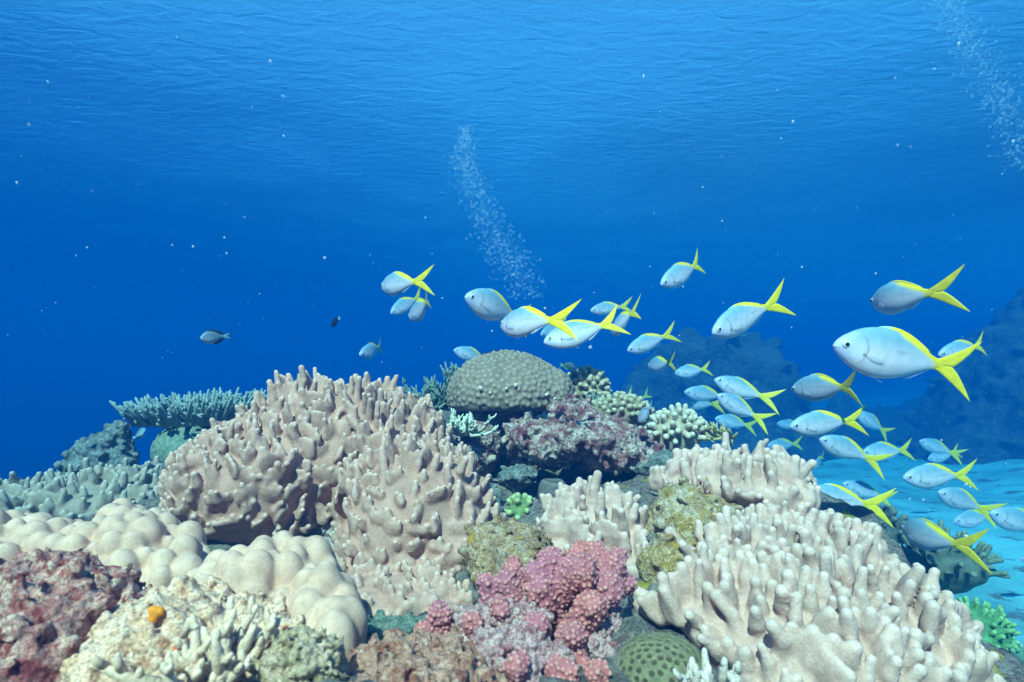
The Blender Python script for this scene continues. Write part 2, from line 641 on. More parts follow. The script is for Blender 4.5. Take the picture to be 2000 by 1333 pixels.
def leather(name, label, blobs, h, mat, spacing, length, rad, seed, cuts=(), k=0.05, upmix=0.75, low=None, group="lobed leather corals",
            noise=0.012, comb=(.38, .32, .2, .1), tip=(.66, .86), fuse=1.0, blade=.62, cond=None, extra=()):
    """a leather coral: a swelling base with rows of soft finger lobes fused along their feet"""
    bl = [(P(*b[0]), np.array(b[1])) for b in blobs]
    F = field_for(bl, h, 0.05 + length * 1.5)
    for c, r in bl:
        F.ell(c, r, k)
    F.noise(noise, 9, seed, 2)
    for (c, r) in cuts:
        F.ell(P(*c), np.array(r), 0.02, cut=True)
    cc = np.array([P(*c[0]) for c in cuts]) if len(cuts) else None
    cr_ = np.array([c[1] for c in cuts]) if len(cuts) else None

    def ok(p, n):
        m = n[:, 2] > -0.55
        m &= ((CP - p) * n).sum(1) > -0.45 * np.linalg.norm(CP - p, axis=1)      # the flank turned well away stays smooth
        if cc is not None:
            for a, b in zip(cc, cr_):
                m &= (((p - a) / (b * 1.12)) ** 2).sum(1) > 1
        if cond is not None:
            m &= cond(p, n)
        return m
    pts, nrm = F.surface_points(spacing, seed, ok)
    r = np.random.default_rng(seed + 5)
    zlo, zhi = pts[:, 2].min(), pts[:, 2].max()
    big = fbm(pts, 7.0, seed + 3, 2)
    for p, n, b in zip(pts, nrm, big):
        t = (p[2] - zlo) / (zhi - zlo + 1e-6)
        sc = (0.55 + 0.5 * t if low is None else low + (1 - low) * min(1, t * 1.3)) * (1 + 0.32 * b)
        d = unit(n * (1 - upmix) + UP * upmix + 0.16 * r.normal(size=3))
        if d @ n < 0.25:
            d = unit(d + n * 0.6)
        tg = unit(np.cross(d, n + 0.6 * r.normal(size=3)))
        m = int(r.choice(np.arange(1, len(comb) + 1), p=comb))
        rr = rad * r.uniform(.8, 1.2)
        step = rr * 1.6
        Lc = length * sc * r.uniform(.65, 1.25)
        if m > 1:                                    # a blade with a toothed rim
            wv = step * m * .5 + rr * .3
            nb = unit(np.cross(tg, d)); t2 = unit(np.cross(d, nb))
            cb = p + d * Lc * .18
            F.ell(cb, (wv * (1 if blade < .65 else .92), rr * .92, Lc * blade), 0.6 * rad * fuse, rot=np.stack([t2, nb, d], 1), pad=.012)
        for i in range(m):
            off = (i - (m - 1) / 2) * step
            a = p + tg * off * 0.9 - n * rr * 0.5
            L = Lc * r.uniform(.6, 1.15) * (1 - 0.16 * abs(i - (m - 1) / 2))
            dd = unit(d + tg * off / max(Lc, 1e-3) * 0.30 + 0.09 * r.normal(size=3))
            mid = a + dd * L * 0.55 + 0.06 * L * r.normal(size=3)
            e = a + dd * (L + rr * .5)
            F.cap(a, mid, rr * 1.1, rr * .95, 0.6 * rad * fuse)
            F.cap(mid, e, rr * .95, rr * r.uniform(*tip), 0.5 * rad * fuse)
    for (a, b, ra, rb) in extra:
        F.cap(P(*a), P(*b), ra, rb, 0.02)
    F.noise(0.0016, 34, seed + 8, 2)
    v, f = F.mesh()
    o = link_mesh(name, v, f, mat)
    tag(o, label, "soft coral", group)
    return o


M_LEATHER = coral_mat("leather_flesh", (.54, .30, .232), (.72, .49, .405), (.45, .24, .18), fine=260, edge=(.50, .60), speckle=.16, patch=5)
M_LEATHER_PALE = coral_mat("pale_leather_flesh", (.63, .395, .325), (.77, .57, .49), (.54, .33, .265), fine=260, edge=(.50, .62), speckle=.12, patch=5)
M_LEATHER_GREEN = coral_mat("greenish_leather_flesh", (.38, .30, .235), (.54, .46, .38), (.30, .235, .18), fine=260, edge=(.50, .60), speckle=.16, patch=5)

leather("leather_coral", "largest pinkish brown leather coral, a broad mound with a dark hole in its front",
        [((690, 905, 1.62), (.255, .2, .18)), ((495, 965, 1.46), (.18, .17, .145)), ((800, 1010, 1.40), (.165, .18, .15)),
         ((600, 900, 1.56), (.17, .16, .16)), ((790, 1150, 1.27), (.165, .20, .050)), ((420, 940, 1.5), (.08, .1, .1)), ((900, 1060, 1.34), (.07, .12, .06)), ((700, 1165, 1.19), (.075, .10, .022)), ((830, 1170, 1.18), (.085, .10, .022))],
        .0036, M_LEATHER, .0315, .050, .0086, 1, cuts=[((640, 1030, 1.24), (.033, .16, .078))], low=.34, comb=(.2, .28, .28, .16, .08), tip=(.55, .8), fuse=.85, upmix=.80, blade=.64)
leather("leather_coral", "upright cream leather coral behind the pink cauliflower coral",
        [((1155, 1050, 1.36), (.112, .10, .082)), ((1150, 1115, 1.30), (.128, .10, .088)), ((1240, 1150, 1.23), (.042, .06, .055))],
        .0038, M_LEATHER_PALE, .034, .046, .0102, 2, low=.5, comb=(.3, .3, .22, .18), tip=(.6, .88), fuse=.95)
leather("leather_coral", "small spreading leather coral on the rock ledge with the little pink sea fan",
        [((1445, 950, 1.47), (.135, .13, .05)), ((1335, 950, 1.5), (.062, .06, .03)), ((1515, 1000, 1.40), (.075, .09, .05))],
        .0042, M_LEATHER_PALE, .034, .047, .0110, 3, low=.6, comb=(.32, .3, .22, .16), tip=(.66, .92), fuse=.95)
leather("leather_coral", "pale leather coral with long finger lobes spilling down the right edge of the reef",
        [((1560, 1120, 1.20), (.14, .15, .080)), ((1640, 1225, 1.07), (.185, .17, .095)), ((1680, 1340, 1.02), (.175, .15, .10)), ((1420, 1090, 1.12), (.062, .07, .034)),
         ((1545, 1065, 1.30), (.085, .10, .05)), ((1365, 1195, .98), (.072, .06, .022)), ((1530, 1245, .94), (.12, .11, .06)), ((1620, 1330, .88), (.12, .1, .06))],
        .0040, M_LEATHER_PALE, .0315, .043, .0108, 4, low=.78, upmix=.66, comb=(.4, .3, .18, .12), tip=(.66, .92), fuse=.9)
leather("leather_coral", "low greenish leather coral with short lobes behind the smooth beige coral",
        [((60, 1000, 2.0), (.22, .22, .06)), ((225, 985, 1.95), (.2, .22, .075)), ((290, 975, 2.1), (.15, .16, .06)), ((-60, 1020, 1.9), (.2, .2, .06)),
         ((400, 1050, 1.45), (.12, .10, .05))],
        .0050, M_LEATHER_GREEN, .042, .055, .0118, 5, low=.6, fuse=.8, tip=(.5, .8))

# ------------------------------------------------------------------ smooth lumpy corals
M_LUMP = coral_mat("beige_coral_skin", (.68, .42, .305), (.75, .50, .385), (.60, .35, .25), fine=420, edge=(.50, .60), speckle=.08, patch=9, rough=.7, fine_amt=.0006)


def lumpy(name, label, blobs, h, mat, spacing, rad, seed, cat="hard coral", group=None, k=0.008, sink=0.35, stretch=1.25, vary=(.7, 1.25), wob=.0015):
    bl = [(P(*b[0]), np.array(b[1])) for b in blobs]
    F = field_for(bl, h, rad * 2 + .03)
    for c, r in bl:
        F.ell(c, r, 0.04)
    pts, nrm = F.surface_points(spacing, seed, lambda p, n: (n[:, 2] > -0.6))
    r = np.random.default_rng(seed)
    for p, n in zip(pts, nrm):
        rr = rad * r.uniform(*vary)
        q = p - n * rr * sink
        F.ell(q, (rr, rr, rr * stretch * r.uniform(.9, 1.2)), k, pad=0.02)
    F.noise(wob, 22, seed, 2)
    v, f = F.mesh()
    return tag(link_mesh(name, v, f, mat), label, cat, group)


lumpy("lobe_coral", "long smooth beige lump coral lying behind the red encrusted rock",
      [((90, 1115, 1.02), (.15, .12, .055)), ((255, 1115, 1.02), (.10, .10, .07)), ((260, 1070, 1.1), (.06, .06, .055)), ((330, 1160, .98), (.06, .08, .06)),
       ((-60, 1105, 1.0), (.1, .1, .06)), ((240, 1190, .95), (.035, .04, .05))],
      .0036, M_LUMP, .029, .0215, 21, k=.0045, sink=.22, vary=(.55, 1.35), wob=.003, stretch=1.4, group="smooth beige lump corals")
lumpy("lobe_coral", "smooth beige coral of round bulbs beside the white crusted rock",
      [((480, 1185, .88), (.085, .09, .055)), ((560, 1145, .93), (.075, .08, .05)), ((620, 1215, .84), (.045, .06, .05)), ((660, 1275, .78), (.022, .04, .045))],
      .0030, M_LUMP, .030, .0235, 22, k=.006, sink=.30, vary=(.6, 1.3), wob=.003, stretch=1.4, group="smooth beige lump corals")
lumpy("lobe_coral", "small rounded green coral head under the left table coral",
      [((365, 880, 2.45), (.125, .12, .11))], .0050,
      coral_mat("green_coral_skin", (.20, .27, .20), (.30, .38, .28), (.15, .2, .15), fine=240, patch=8), .017, .0105, 23, sink=.55, stretch=1)

# ------------------------------------------------------------------ rocks
def rock(name, label, blobs, h, mat, seed, amp=.02, scale=9, lumps=0, lump_r=.015, cat="rock", group=None, fineamp=.006, octaves=4, k=.05, parent=None):
    bl = [(P(*b[0]), np.array(b[1])) for b in blobs]
    F = field_for(bl, h, amp * 2.5 + lump_r * 2 + .02)
    for c, r in bl:
        F.ell(c, r, k)
    F.noise(amp, scale, seed, octaves, gain=.55)
    if lumps:
        pts, nrm = F.surface_points(lumps, seed)
        r = np.random.default_rng(seed)
        for p, n in zip(pts, nrm):
            rr = lump_r * r.uniform(.45, 1.3)
            e = p + unit(n + .5 * r.normal(size=3)) * rr * r.uniform(.2, 1.1)
            F.cap(p, e, rr, rr * .8, rr * .5)
    F.noise(fineamp, scale * 6, seed + 2, 3, gain=.6)
    v, f = F.mesh()
    o = link_mesh(name, v, f, mat, parent)
    if parent is None:
        tag(o, label, cat, group)
    return o


M_RED = rock_mat("red_crust", [(.06, .010, .012), (.22, .036, .036), (.46, .22, .18), (.26, .050, .052), (.07, .012, .016)],
                 [(.09, .012, .013), (.30, .065, .058), (.66, .43, .34), (.22, .12, .04)], 16, spot=(.75, .20, .02), spot_thr=.665, spot_scale=24)
M_WHITE = rock_mat("white_crust", [(.32, .12, .055), (.64, .35, .21), (.80, .52, .38), (.50, .24, .11)],
                   [(.30, .035, .035), (.62, .33, .19), (.82, .56, .42), (.36, .16, .045)], 17, spot=(.66, .26, .03), spot_thr=.70, spot_scale=20)
M_MAROON = rock_mat("maroon_crust", [(.05, .014, .018), (.15, .04, .048), (.26, .11, .11), (.08, .025, .028)],
                    [(.09, .022, .03), (.28, .16, .14), (.58, .50, .42), (.14, .07, .06)], 15)
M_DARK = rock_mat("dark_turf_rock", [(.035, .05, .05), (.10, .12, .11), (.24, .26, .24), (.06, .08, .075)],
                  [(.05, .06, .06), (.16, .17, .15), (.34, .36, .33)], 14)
M_MAUVE = rock_mat("mauve_crust", [(.07, .014, .02), (.26, .07, .08), (.58, .36, .34), (.32, .10, .11), (.10, .02, .024)],
                   [(.16, .03, .025), (.38, .15, .14), (.66, .46, .42), (.24, .07, .07)], 26)

rock("rock", "red and mauve encrusted boulder filling the lower left corner",
     [((75, 1260, .72), (.098, .12, .085)), ((-60, 1280, .72), (.12, .12, .09)), ((165, 1320, .70), (.06, .1, .055))], .0034, M_RED, 31, amp=.016, scale=11, lumps=.03, lump_r=.010)
rock("rock", "cream crusted boulder with orange patches under the round bulb coral",
     [((360, 1275, .74), (.085, .10, .065)), ((470, 1305, .72), (.08, .09, .05)), ((300, 1300, .70), (.07, .08, .05)), ((430, 1195, .84), (.06, .06, .04))],
     .0034, M_WHITE, 32, amp=.014, scale=12, lumps=.026, lump_r=.009)
rock("rock", "knobbly olive and white rubble lump right of the white branching coral",
     [((585, 1310, .66), (.035, .05, .036)), ((620, 1330, .64), (.02, .03, .02))], .0026,
     rock_mat("olive_crust", [(.18, .10, .035), (.38, .25, .11), (.70, .50, .36), (.32, .09, .07)], [(.14, .09, .03), (.52, .36, .22), (.78, .58, .46)], 30), 33,
     amp=.008, scale=22, lumps=.014, lump_r=.006)
rock("rock", "dark teal boulder standing up at the left end of the reef",
     [((200, 890, 2.35), (.085, .1, .075)), ((165, 910, 2.35), (.06, .08, .06)), ((225, 850, 2.35), (.03, .05, .045)), ((240, 900, 2.33), (.05, .06, .03))],
     .0058, M_DARK, 34, amp=.022, scale=10, lumps=.04, lump_r=.014)
rock("rock", "dark maroon pedestal rock under the domed brain coral",
     [((985, 795, 2.2), (.175, .16, .075)), ((955, 835, 2.15), (.10, .12, .085)), ((925, 880, 2.05), (.075, .1, .09)), ((1020, 890, 2.2), (.10, .06, .10))],
     .0058, M_MAROON, 35, amp=.022, scale=10, lumps=.05, lump_r=.012)
rock("rock", "blocky maroon rock with white crusts in the middle of the reef",
     [((1130, 855, 1.9), (.20, .15, .062)), ((1220, 885, 1.88), (.13, .12, .048)), ((1060, 860, 1.86), (.09, .09, .055)), ((1115, 810, 2.0), (.055, .07, .035))],
     .0052, M_MAROON, 36, amp=.018, scale=12, lumps=.028, lump_r=.012)
rock("rock", "rock with yellow algae patches under the ledge of the small spreading coral",
     [((1350, 1040, 1.32), (.085, .10, .09)), ((1400, 970, 1.45), (.09, .10, .05)), ((1330, 1110, 1.16), (.07, .08, .06))], .0050,
     rock_mat("yellow_turf_rock", [(.08, .045, .025), (.26, .16, .07), (.50, .38, .28), (.18, .10, .035)],
              [(.22, .12, .025), (.34, .21, .06), (.62, .50, .40)], 15, spot=(.40, .22, .02), spot_thr=.60, spot_scale=15), 37, amp=.016, scale=11, lumps=.035, lump_r=.009)
rock("rock", "small brown and yellow rock in the gap under the big leather coral's right rim",
     [((985, 1075, 1.20), (.075, .09, .055)), ((1010, 1120, 1.10), (.05, .06, .05))], .0044,
     rock_mat("brown_turf_rock", [(.08, .035, .018), (.22, .11, .045), (.44, .32, .23), (.15, .075, .03)],
              [(.24, .12, .025), (.36, .21, .10), (.56, .44, .35)], 17, spot=(.42, .22, .02), spot_thr=.62, spot_scale=18), 38, amp=.014, scale=13, lumps=.03, lump_r=.008)
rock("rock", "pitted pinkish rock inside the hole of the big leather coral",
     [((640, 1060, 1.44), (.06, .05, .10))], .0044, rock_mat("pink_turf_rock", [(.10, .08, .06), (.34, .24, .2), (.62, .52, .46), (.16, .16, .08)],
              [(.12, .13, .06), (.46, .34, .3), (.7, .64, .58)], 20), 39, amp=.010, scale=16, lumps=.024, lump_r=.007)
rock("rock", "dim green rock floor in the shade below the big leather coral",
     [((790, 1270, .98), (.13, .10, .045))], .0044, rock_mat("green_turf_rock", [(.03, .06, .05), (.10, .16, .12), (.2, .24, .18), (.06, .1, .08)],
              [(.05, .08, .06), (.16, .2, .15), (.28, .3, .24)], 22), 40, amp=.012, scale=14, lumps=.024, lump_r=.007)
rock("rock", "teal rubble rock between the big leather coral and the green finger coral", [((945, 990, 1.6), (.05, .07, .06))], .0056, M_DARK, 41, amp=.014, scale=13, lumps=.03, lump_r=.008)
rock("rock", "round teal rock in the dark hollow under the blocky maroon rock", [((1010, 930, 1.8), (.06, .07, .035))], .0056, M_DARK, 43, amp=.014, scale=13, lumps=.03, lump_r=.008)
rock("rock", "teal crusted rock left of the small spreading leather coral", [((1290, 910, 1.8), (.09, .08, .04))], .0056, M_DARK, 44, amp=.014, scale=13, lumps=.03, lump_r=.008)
rock("rock", "reddish brown rubble along the bottom edge beside the pink coral",
     [((750, 1362, .70), (.07, .07, .04)), ((850, 1365, .71), (.07, .07, .04)), ((800, 1362, .72), (.05, .05, .035))], .0034,
     rock_mat("rust_crust", [(.14, .035, .022), (.34, .11, .065), (.56, .31, .23), (.26, .075, .06)], [(.20, .055, .035), (.44, .21, .14), (.70, .50, .40)], 26), 42,
     amp=.010, scale=18, lumps=.017, lump_r=.008)

# ------------------------------------------------------------------ domed brain coral on its pedestal
def brain_dome():
    c = P(988, 775, 2.16)
    rx, ry, rz = .205, .2, .160
    F = Field(c - [.27, .27, .09], c + [.27, .27, .22], .0052)
    F.ell(c, (rx, ry, rz), 0.01)
    F.ell(P(1090, 770, 2.14), (.045, .1, .07), 0.06)
    F.ell(c - [0, 0, .125], (.25, .25, .105), .03, cut=True)
    pts, nrm = F.surface_points(.0165, 51, lambda p, n: n[:, 2] > -0.25)
    r = np.random.default_rng(51)
    for p, n in zip(pts, nrm):
        rr = r.uniform(.0074, .0108)
        F.ell(p - n * rr * .2, (rr,) * 3, .0016, pad=.01)
    v, f = F.mesh()
    o = link_mesh("brain_coral", v, f, coral_mat("dome_coral_skin", (.29, .215, .16), (.40, .31, .24), (.20, .155, .115), fine=260, patch=7, edge=(.49, .57)))
    tag(o, "domed knobbly brain coral sitting on the dark pedestal rock", "hard coral")
    # white tube worms along the rim
    m, nt, N, bs = new_mat("worm_white"); bs.inputs["Base Color"].default_value = (.70, .60, .48, 1); bs.inputs["Roughness"].default_value = .7
    for px, py in ((946, 762), (962, 769), (1006, 757), (1060, 772), (1074, 779), (990, 762)):
        dv = P(px, py, 2.16) - c
        dv[2] = max(dv[2], -.02)
        y = -ry * math.sqrt(max(0, 1 - (dv[0] / rx) ** 2 - (dv[2] / rz) ** 2))
        q = c + np.array([dv[0], y, dv[2]])
        n = unit(np.array([dv[0] / rx ** 2, y / ry ** 2, dv[2] / rz ** 2]))
        a = r.uniform(.005, .009)
        t = Tubes(8)
        t.add([q - n * .004, q + n * a, q + n * a * 1.6 + [0, 0, a * .5]], [a * .6, a * .8, a * .55])
        ch = t.build("tube_worm", m, None, origin=np.array(o.location))
        ch.location = (0, 0, 0)
        ch.parent = o


brain_dome()


# ------------------------------------------------------------------ cauliflower corals (knobbly heads)
def knobby(name, label, c, r, h, mat, spacing, length, rad, seed, group=None, nmin=-.25):
    c = P(*c); r = np.array(r)
    F = Field(c - r - .05 - length, c + r + .05 + length, h)
    F.ell(c, r * .9, .01)
    F.noise(.012, 14, seed + 1, 2)
    pts, nrm = F.surface_points(spacing, seed, lambda p, n: n[:, 2] > nmin)
    rg = np.random.default_rng(seed)
    for p, n in zip(pts, nrm):
        d = unit(n + UP * .25 + .2 * rg.normal(size=3))
        L = length * rg.uniform(.7, 1.15)
        F.cap(p - n * .01, p + d * L, rad * .85, rad * rg.uniform(.9, 1.15), .003)
        for _ in range(3):
            e = p + d * L * rg.uniform(.5, 1) + unit(rg.normal(size=3)) * rad * .75
            F.ell(e, (rad * .5,) * 3, .003, pad=.01)
    v, f = F.mesh()
    return tag(link_mesh(name, v, f, mat), label, "hard coral", group)


M_POCI = coral_mat("tan_coral_skin", (.37, .29, .18), (.56, .48, .34), (.28, .22, .13), fine=260, patch=9, edge=(.49, .57))
GP = "tan cauliflower corals right of the dome"
knobby("cauliflower_coral", "tan cauliflower coral just right of the domed brain coral", (1140, 765, 2.3), (.095, .09, .075), .0046, M_POCI, .0185, .018, .0088, 61, GP)
knobby("cauliflower_coral", "tan cauliflower coral with two fish tails showing behind it", (1218, 812, 2.1), (.10, .09, .065), .0044, M_POCI, .0185, .018, .0088, 62, GP)
knobby("cauliflower_coral", "palest cauliflower coral beside the small blue grey damselfish", (1322, 848, 1.95), (.085, .08, .075), .0048,
       coral_mat("pale_tan_skin", (.50, .41, .29), (.66, .58, .46), (.40, .33, .23), fine=260, patch=9), .0195, .020, .0090, 63, GP)
knobby("finger_coral", "small bright green finger coral tucked beside the big leather coral", (1020, 1000, 1.58), (.038, .04, .035), .0040,
       coral_mat("green_finger_skin", (.17, .26, .085), (.42, .50, .24), (.12, .20, .07), fine=260, patch=9), .0150, .014, .0075, 64)
knobby("cauliflower_coral", "bushy dark coral head on the sand to the right of the reef", (1845, 1105, 2.05), (.13, .13, .09), .0070,
       coral_mat("dark_bush_skin", (.10, .13, .10), (.2, .25, .18), (.07, .09, .07), fine=200, patch=9), .030, .045, .009, 65, "dark corals on the sand")
knobby("cauliflower_coral", "low dark coral mound half hidden behind the yellow-tailed fish", (1700, 1035, 2.3), (.13, .13, .08), .0075,
       coral_mat("dark_mound_skin", (.08, .10, .09), (.16, .19, .15), (.05, .07, .06), fine=200, patch=9), .034, .035, .011, 66, "dark corals on the sand")
knobby("cauliflower_coral", "bright green bushy coral low on the right flank of the reef", (1910, 1245, 1.55), (.085, .08, .075), .0050,
       coral_mat("green_bush_skin", (.10, .30, .12), (.22, .46, .2), (.07, .2, .08), fine=200, patch=9), .018, .018, .0062, 67)
knobby("cauliflower_coral", "teal bushy coral cut off by the lower right corner", (1985, 1330, 1.5), (.10, .08, .065), .0052,
       coral_mat("teal_bush_skin", (.09, .24, .18), (.18, .36, .28), (.06, .16, .12), fine=200, patch=9), .020, .02, .007, 68)


# ------------------------------------------------------------------ pink cauliflower coral
def pink_coral():
    root = bpy.data.objects.new("pink_cauliflower_coral", None)
    C.objects.link(root)
    root.location = P(1060, 1320, .82)
    tag(root, "pink cauliflower coral with a crusted mauve base at the bottom centre", "hard coral")
    rg = np.random.default_rng(71)
    def build(branches, name, mat, seed, vr=.0027, vs=.0052):
        pp = np.array([P(*b[i]) for b in branches for i in (0, 1)])
        F = Field(pp.min(0) - .05, pp.max(0) + .05, .0017)
        for a, b, ra, rb in branches:
            F.cap(P(*a), P(*b), ra, rb, .008)
        F.noise(.005, 38, seed, 2)
        pts, nrm = F.surface_points(vs, seed, lambda p, n: ((CP - p) * n).sum(1) > -.25)
        for p, n in zip(pts, nrm):
            if rg.uniform() < .12: continue
            r_ = vr * rg.uniform(.5, 1.45)
            F.ell(p + n * r_ * .15, (r_,) * 3, .0010, pad=.006)
        v, f = F.mesh()
        o = link_mesh(name, v, f, mat, None, origin=root.location)
        o.location = (0, 0, 0)
        o.parent = root
    D = .86
    B = [((1090, 1240, .90), (1160, 1085, .92), .018, .021), ((1110, 1150, .90), (1075, 1105, .90), .019, .024), ((1100, 1160, .88), (1130, 1120, .86), .02, .026),
         ((1150, 1140, .90), (1200, 1110, .90), .018, .020), ((1140, 1160, .88), (1185, 1150, .87), .018, .021), ((1120, 1230, .84), (1150, 1190, .83), .018, .023),
         ((1110, 1250, .84), (1120, 1240, .80), .015, .016), ((1090, 1200, .88), (1060, 1150, .86), .016, .02), ((1020, 1200, .90), (985, 1140, .90), .013, .016),
         ((960, 1180, .90), (948, 1142, .90), .012, .014), ((1010, 1180, .92), (1005, 1115, .94), .014, .016), ((880, 1240, .86), (858, 1195, .85), .010, .014),
         ((860, 1260, .85), (826, 1232, .84), .010, .013), ((1100, 1270, .84), (1122, 1285, .80), .012, .016), ((1060, 1130, .90), (1045, 1120, .88), .012, .018),
         ((1060, 1330, .78), (1100, 1312, .75), .014, .018), ((1150, 1330, .78), (1165, 1322, .76), .014, .016),
         ((930, 1260, .83), (922, 1215, .81), .009, .013), ((870, 1310, .80), (862, 1272, .775), .008, .012), ((1000, 1330, .75), (1008, 1296, .715), .009, .013),
         ((970, 1240, .84), (978, 1186, .82), .009, .012), ((1040, 1260, .83), (1048, 1218, .80), .009, .012), ((930, 1340, .76), (918, 1308, .73), .009, .012),
         ((1110, 1130, .90), (1128, 1082, .93), .012, .015), ((1180, 1120, .91), (1205, 1085, .93), .010, .014), ((1200, 1160, .90), (1222, 1138, .90), .009, .012)]
    build(B, "living_branches", coral_mat("pink_coral_skin", (.54, .155, .145), (.82, .42, .31), (.42, .12, .17), fine=300, patch=11, edge=(.50, .62), speckle=.2), 72)
    S = []
    for px, py, d, r_ in ((930, 1225, .84, .026), (985, 1215, .84, .028), (1035, 1225, .84, .027), (900, 1270, .82, .024), (960, 1275, .79, .03), (1030, 1275, .79, .03),
                          (1085, 1300, .78, .026), (1160, 1260, .84, .028), (1200, 1300, .82, .026), (1225, 1330, .80, .022), (930, 1330, .76, .028), (1010, 1335, .74, .03),
                          (870, 1310, .80, .022), (1180, 1215, .88, .024), (1060, 1180, .90, .03), (840, 1340, .76, .02), (1120, 1335, .78, .024)):
        c0 = (px + rg.normal() * 6, py + 45, d + .05)
        S.append((c0, (px, py, d), r_ * 1.1, r_))
    build(S, "crusted_base", M_MAUVE, 73, vr=.0050, vs=.0105)


pink_coral()


# ------------------------------------------------------------------ honeycomb coral (lower centre right)
def honeycomb():
    c = P(1290, 1315, .80)
    F = Field(c - [.09, .09, .07], c + [.09, .09, .07], .0018)
    F.ell(c, (.066, .065, .046), .01)
    pts, nrm = F.surface_points(.0098, 81, lambda p, n: n[:, 2] > -.3)
    for p, n in zip(pts, nrm):
        F.ell(p + n * .0005, (.0041,) * 3, .001, cut=True, pad=.008)
    v, f = F.mesh()
    tag(link_mesh("honeycomb_coral", v, f, coral_mat("honeycomb_skin", (.09, .065, .03), (.25, .22, .115), (.07, .05, .025), fine=300, patch=14, edge=(.45, .54))),
        "olive honeycomb coral with dark pits near the bottom edge", "hard coral")


honeycomb()


# ------------------------------------------------------------------ branching corals
def rod_coral(name, label, mat, base, spread_r, count, length, rad, seed, aim=UP, twigs=4, fan=.9, group=None, sides=6, flat=1.0):
    rg = np.random.default_rng(seed)
    b = P(*base)
    T = Tubes(sides)
    aim = unit(np.array(aim, float))
    for i in range(count):
        d = unit(aim + fan * rg.normal(size=3) * np.array([1, 1, flat]))
        if d @ aim < .15: d = unit(d + aim * .6)
        L = length * rg.uniform(.65, 1.1)
        s = b + np.array([rg.normal() * spread_r, rg.normal() * spread_r, 0])
        mid = s + d * L * .55
        e = mid + unit(d + UP * .3) * L * .45
        T.add([s, mid, e], [rad * 1.2, rad, rad * .62])
        for _ in range(twigs):
            t = rg.uniform(.35, .95)
            o = s + (e - s) * t
            dd = unit(d * .7 + UP * .35 + rg.normal(size=3) * .55)
            ll = length * rg.uniform(.14, .32)
            T.add([o, o + dd * ll * .6, o + unit(dd + UP * .25) * ll], [rad * .8, rad * .7, rad * .42])
    o = T.build(name, mat)
    return tag(o, label, "branching coral", group)


def tip_mat(name, c0, c1):
    return coral_mat(name, c0, c1, tuple(x * .8 for x in c0), fine=300, patch=20, edge=(.52, .64), speckle=.2)


rod_coral("staghorn_coral", "small white green branching coral on the pedestal rock left of the cave", tip_mat("pale_green_branch", (.38, .42, .28), (.72, .74, .60)),
          (905, 850, 1.95), .02, 26, .085, .0046, 91, aim=(0, -.35, 1), twigs=6)
rod_coral("staghorn_coral", "dark teal branching coral between the big leather coral and the dome", tip_mat("teal_branch", (.08, .13, .11), (.2, .28, .22)),
          (850, 800, 2.3), .035, 34, .13, .0055, 92, aim=(0, -.2, 1), twigs=6)
rod_coral("staghorn_coral", "little teal branching coral against the upper left side of the dome", tip_mat("teal_twig", (.09, .14, .12), (.22, .3, .24)),
          (890, 755, 2.35), .02, 16, .09, .0045, 93, aim=(0, -.1, 1), twigs=6)
rod_coral("staghorn_coral", "thick white branching coral in the bottom left foreground", tip_mat("bone_branch", (.70, .42, .26), (.85, .61, .45)),
          (400, 1345, .60), .028, 20, .065, .0058, 94, aim=(0, -.25, 1), twigs=4, fan=.75, sides=9)
rod_coral("staghorn_coral", "pale branching coral tips poking in at the bottom edge under the right leather coral", tip_mat("pale_tip", (.58, .42, .34), (.74, .60, .52)),
          (1385, 1368, .72), .02, 18, .045, .0055, 95, aim=(0, -.1, 1), twigs=3, fan=.7, sides=9)
rod_coral("staghorn_coral", "small teal branching coral below the tan cauliflower corals", tip_mat("grey_teal_branch", (.12, .17, .15), (.28, .34, .3)),
          (1178, 805, 2.15), .03, 26, .07, .0045, 96, aim=(0, -.4, 1), twigs=5)
rod_coral("staghorn_coral", "yellowish branching sprig between the palest cauliflower coral and the leather coral", tip_mat("yellow_branch", (.28, .24, .10), (.48, .42, .2)),
          (1400, 855, 1.9), .02, 16, .06, .0045, 97, aim=(0, -.2, 1), twigs=4)


def table_coral():
    """a plate of short upright branchlets, seen edge on"""
    rg = np.random.default_rng(101)
    T = Tubes(6)
    root = P(440, 840, 2.55)
    c = P(402, 830, 2.55)
    T.add([root - [0, 0, .12], root + [0, 0, .03], c], [.05, .04, .03])
    for i in range(300):
        a = rg.uniform(0, 2 * math.pi); r_ = math.sqrt(rg.uniform(0, 1))
        q = c + np.array([math.cos(a) * r_ * .27, math.sin(a) * r_ * .24, r_ * .012])
        q[2] += .035 * max(0, (q[0] - c[0]) / .27)
        out = np.array([math.cos(a), math.sin(a), 0]) * r_
        if i % 3 == 0:
            T.add([c + out * .05, (c + q) / 2 - [0, 0, .006], q], [.013, .011, .008])
        L = rg.uniform(.09, .155) * (1 - .2 * r_)
        d = unit(UP + out * .95 + .22 * rg.normal(size=3))
        e = q + d * L
        T.add([q - d * .01, q + d * L * .6, e], [.0095, .0082, .0046])
        for _ in range(3):
            o = q + (e - q) * rg.uniform(.3, .85)
            dd = unit(d + rg.normal(size=3) * .7)
            l2 = rg.uniform(.014, .026)
            T.add([o, o + dd * l2], [.0066, .0042])
    tag(T.build("table_coral", tip_mat("table_branch", (.06, .10, .095), (.30, .38, .35))), "flat table coral of teal branchlets jutting out at the left", "branching coral")


table_coral()


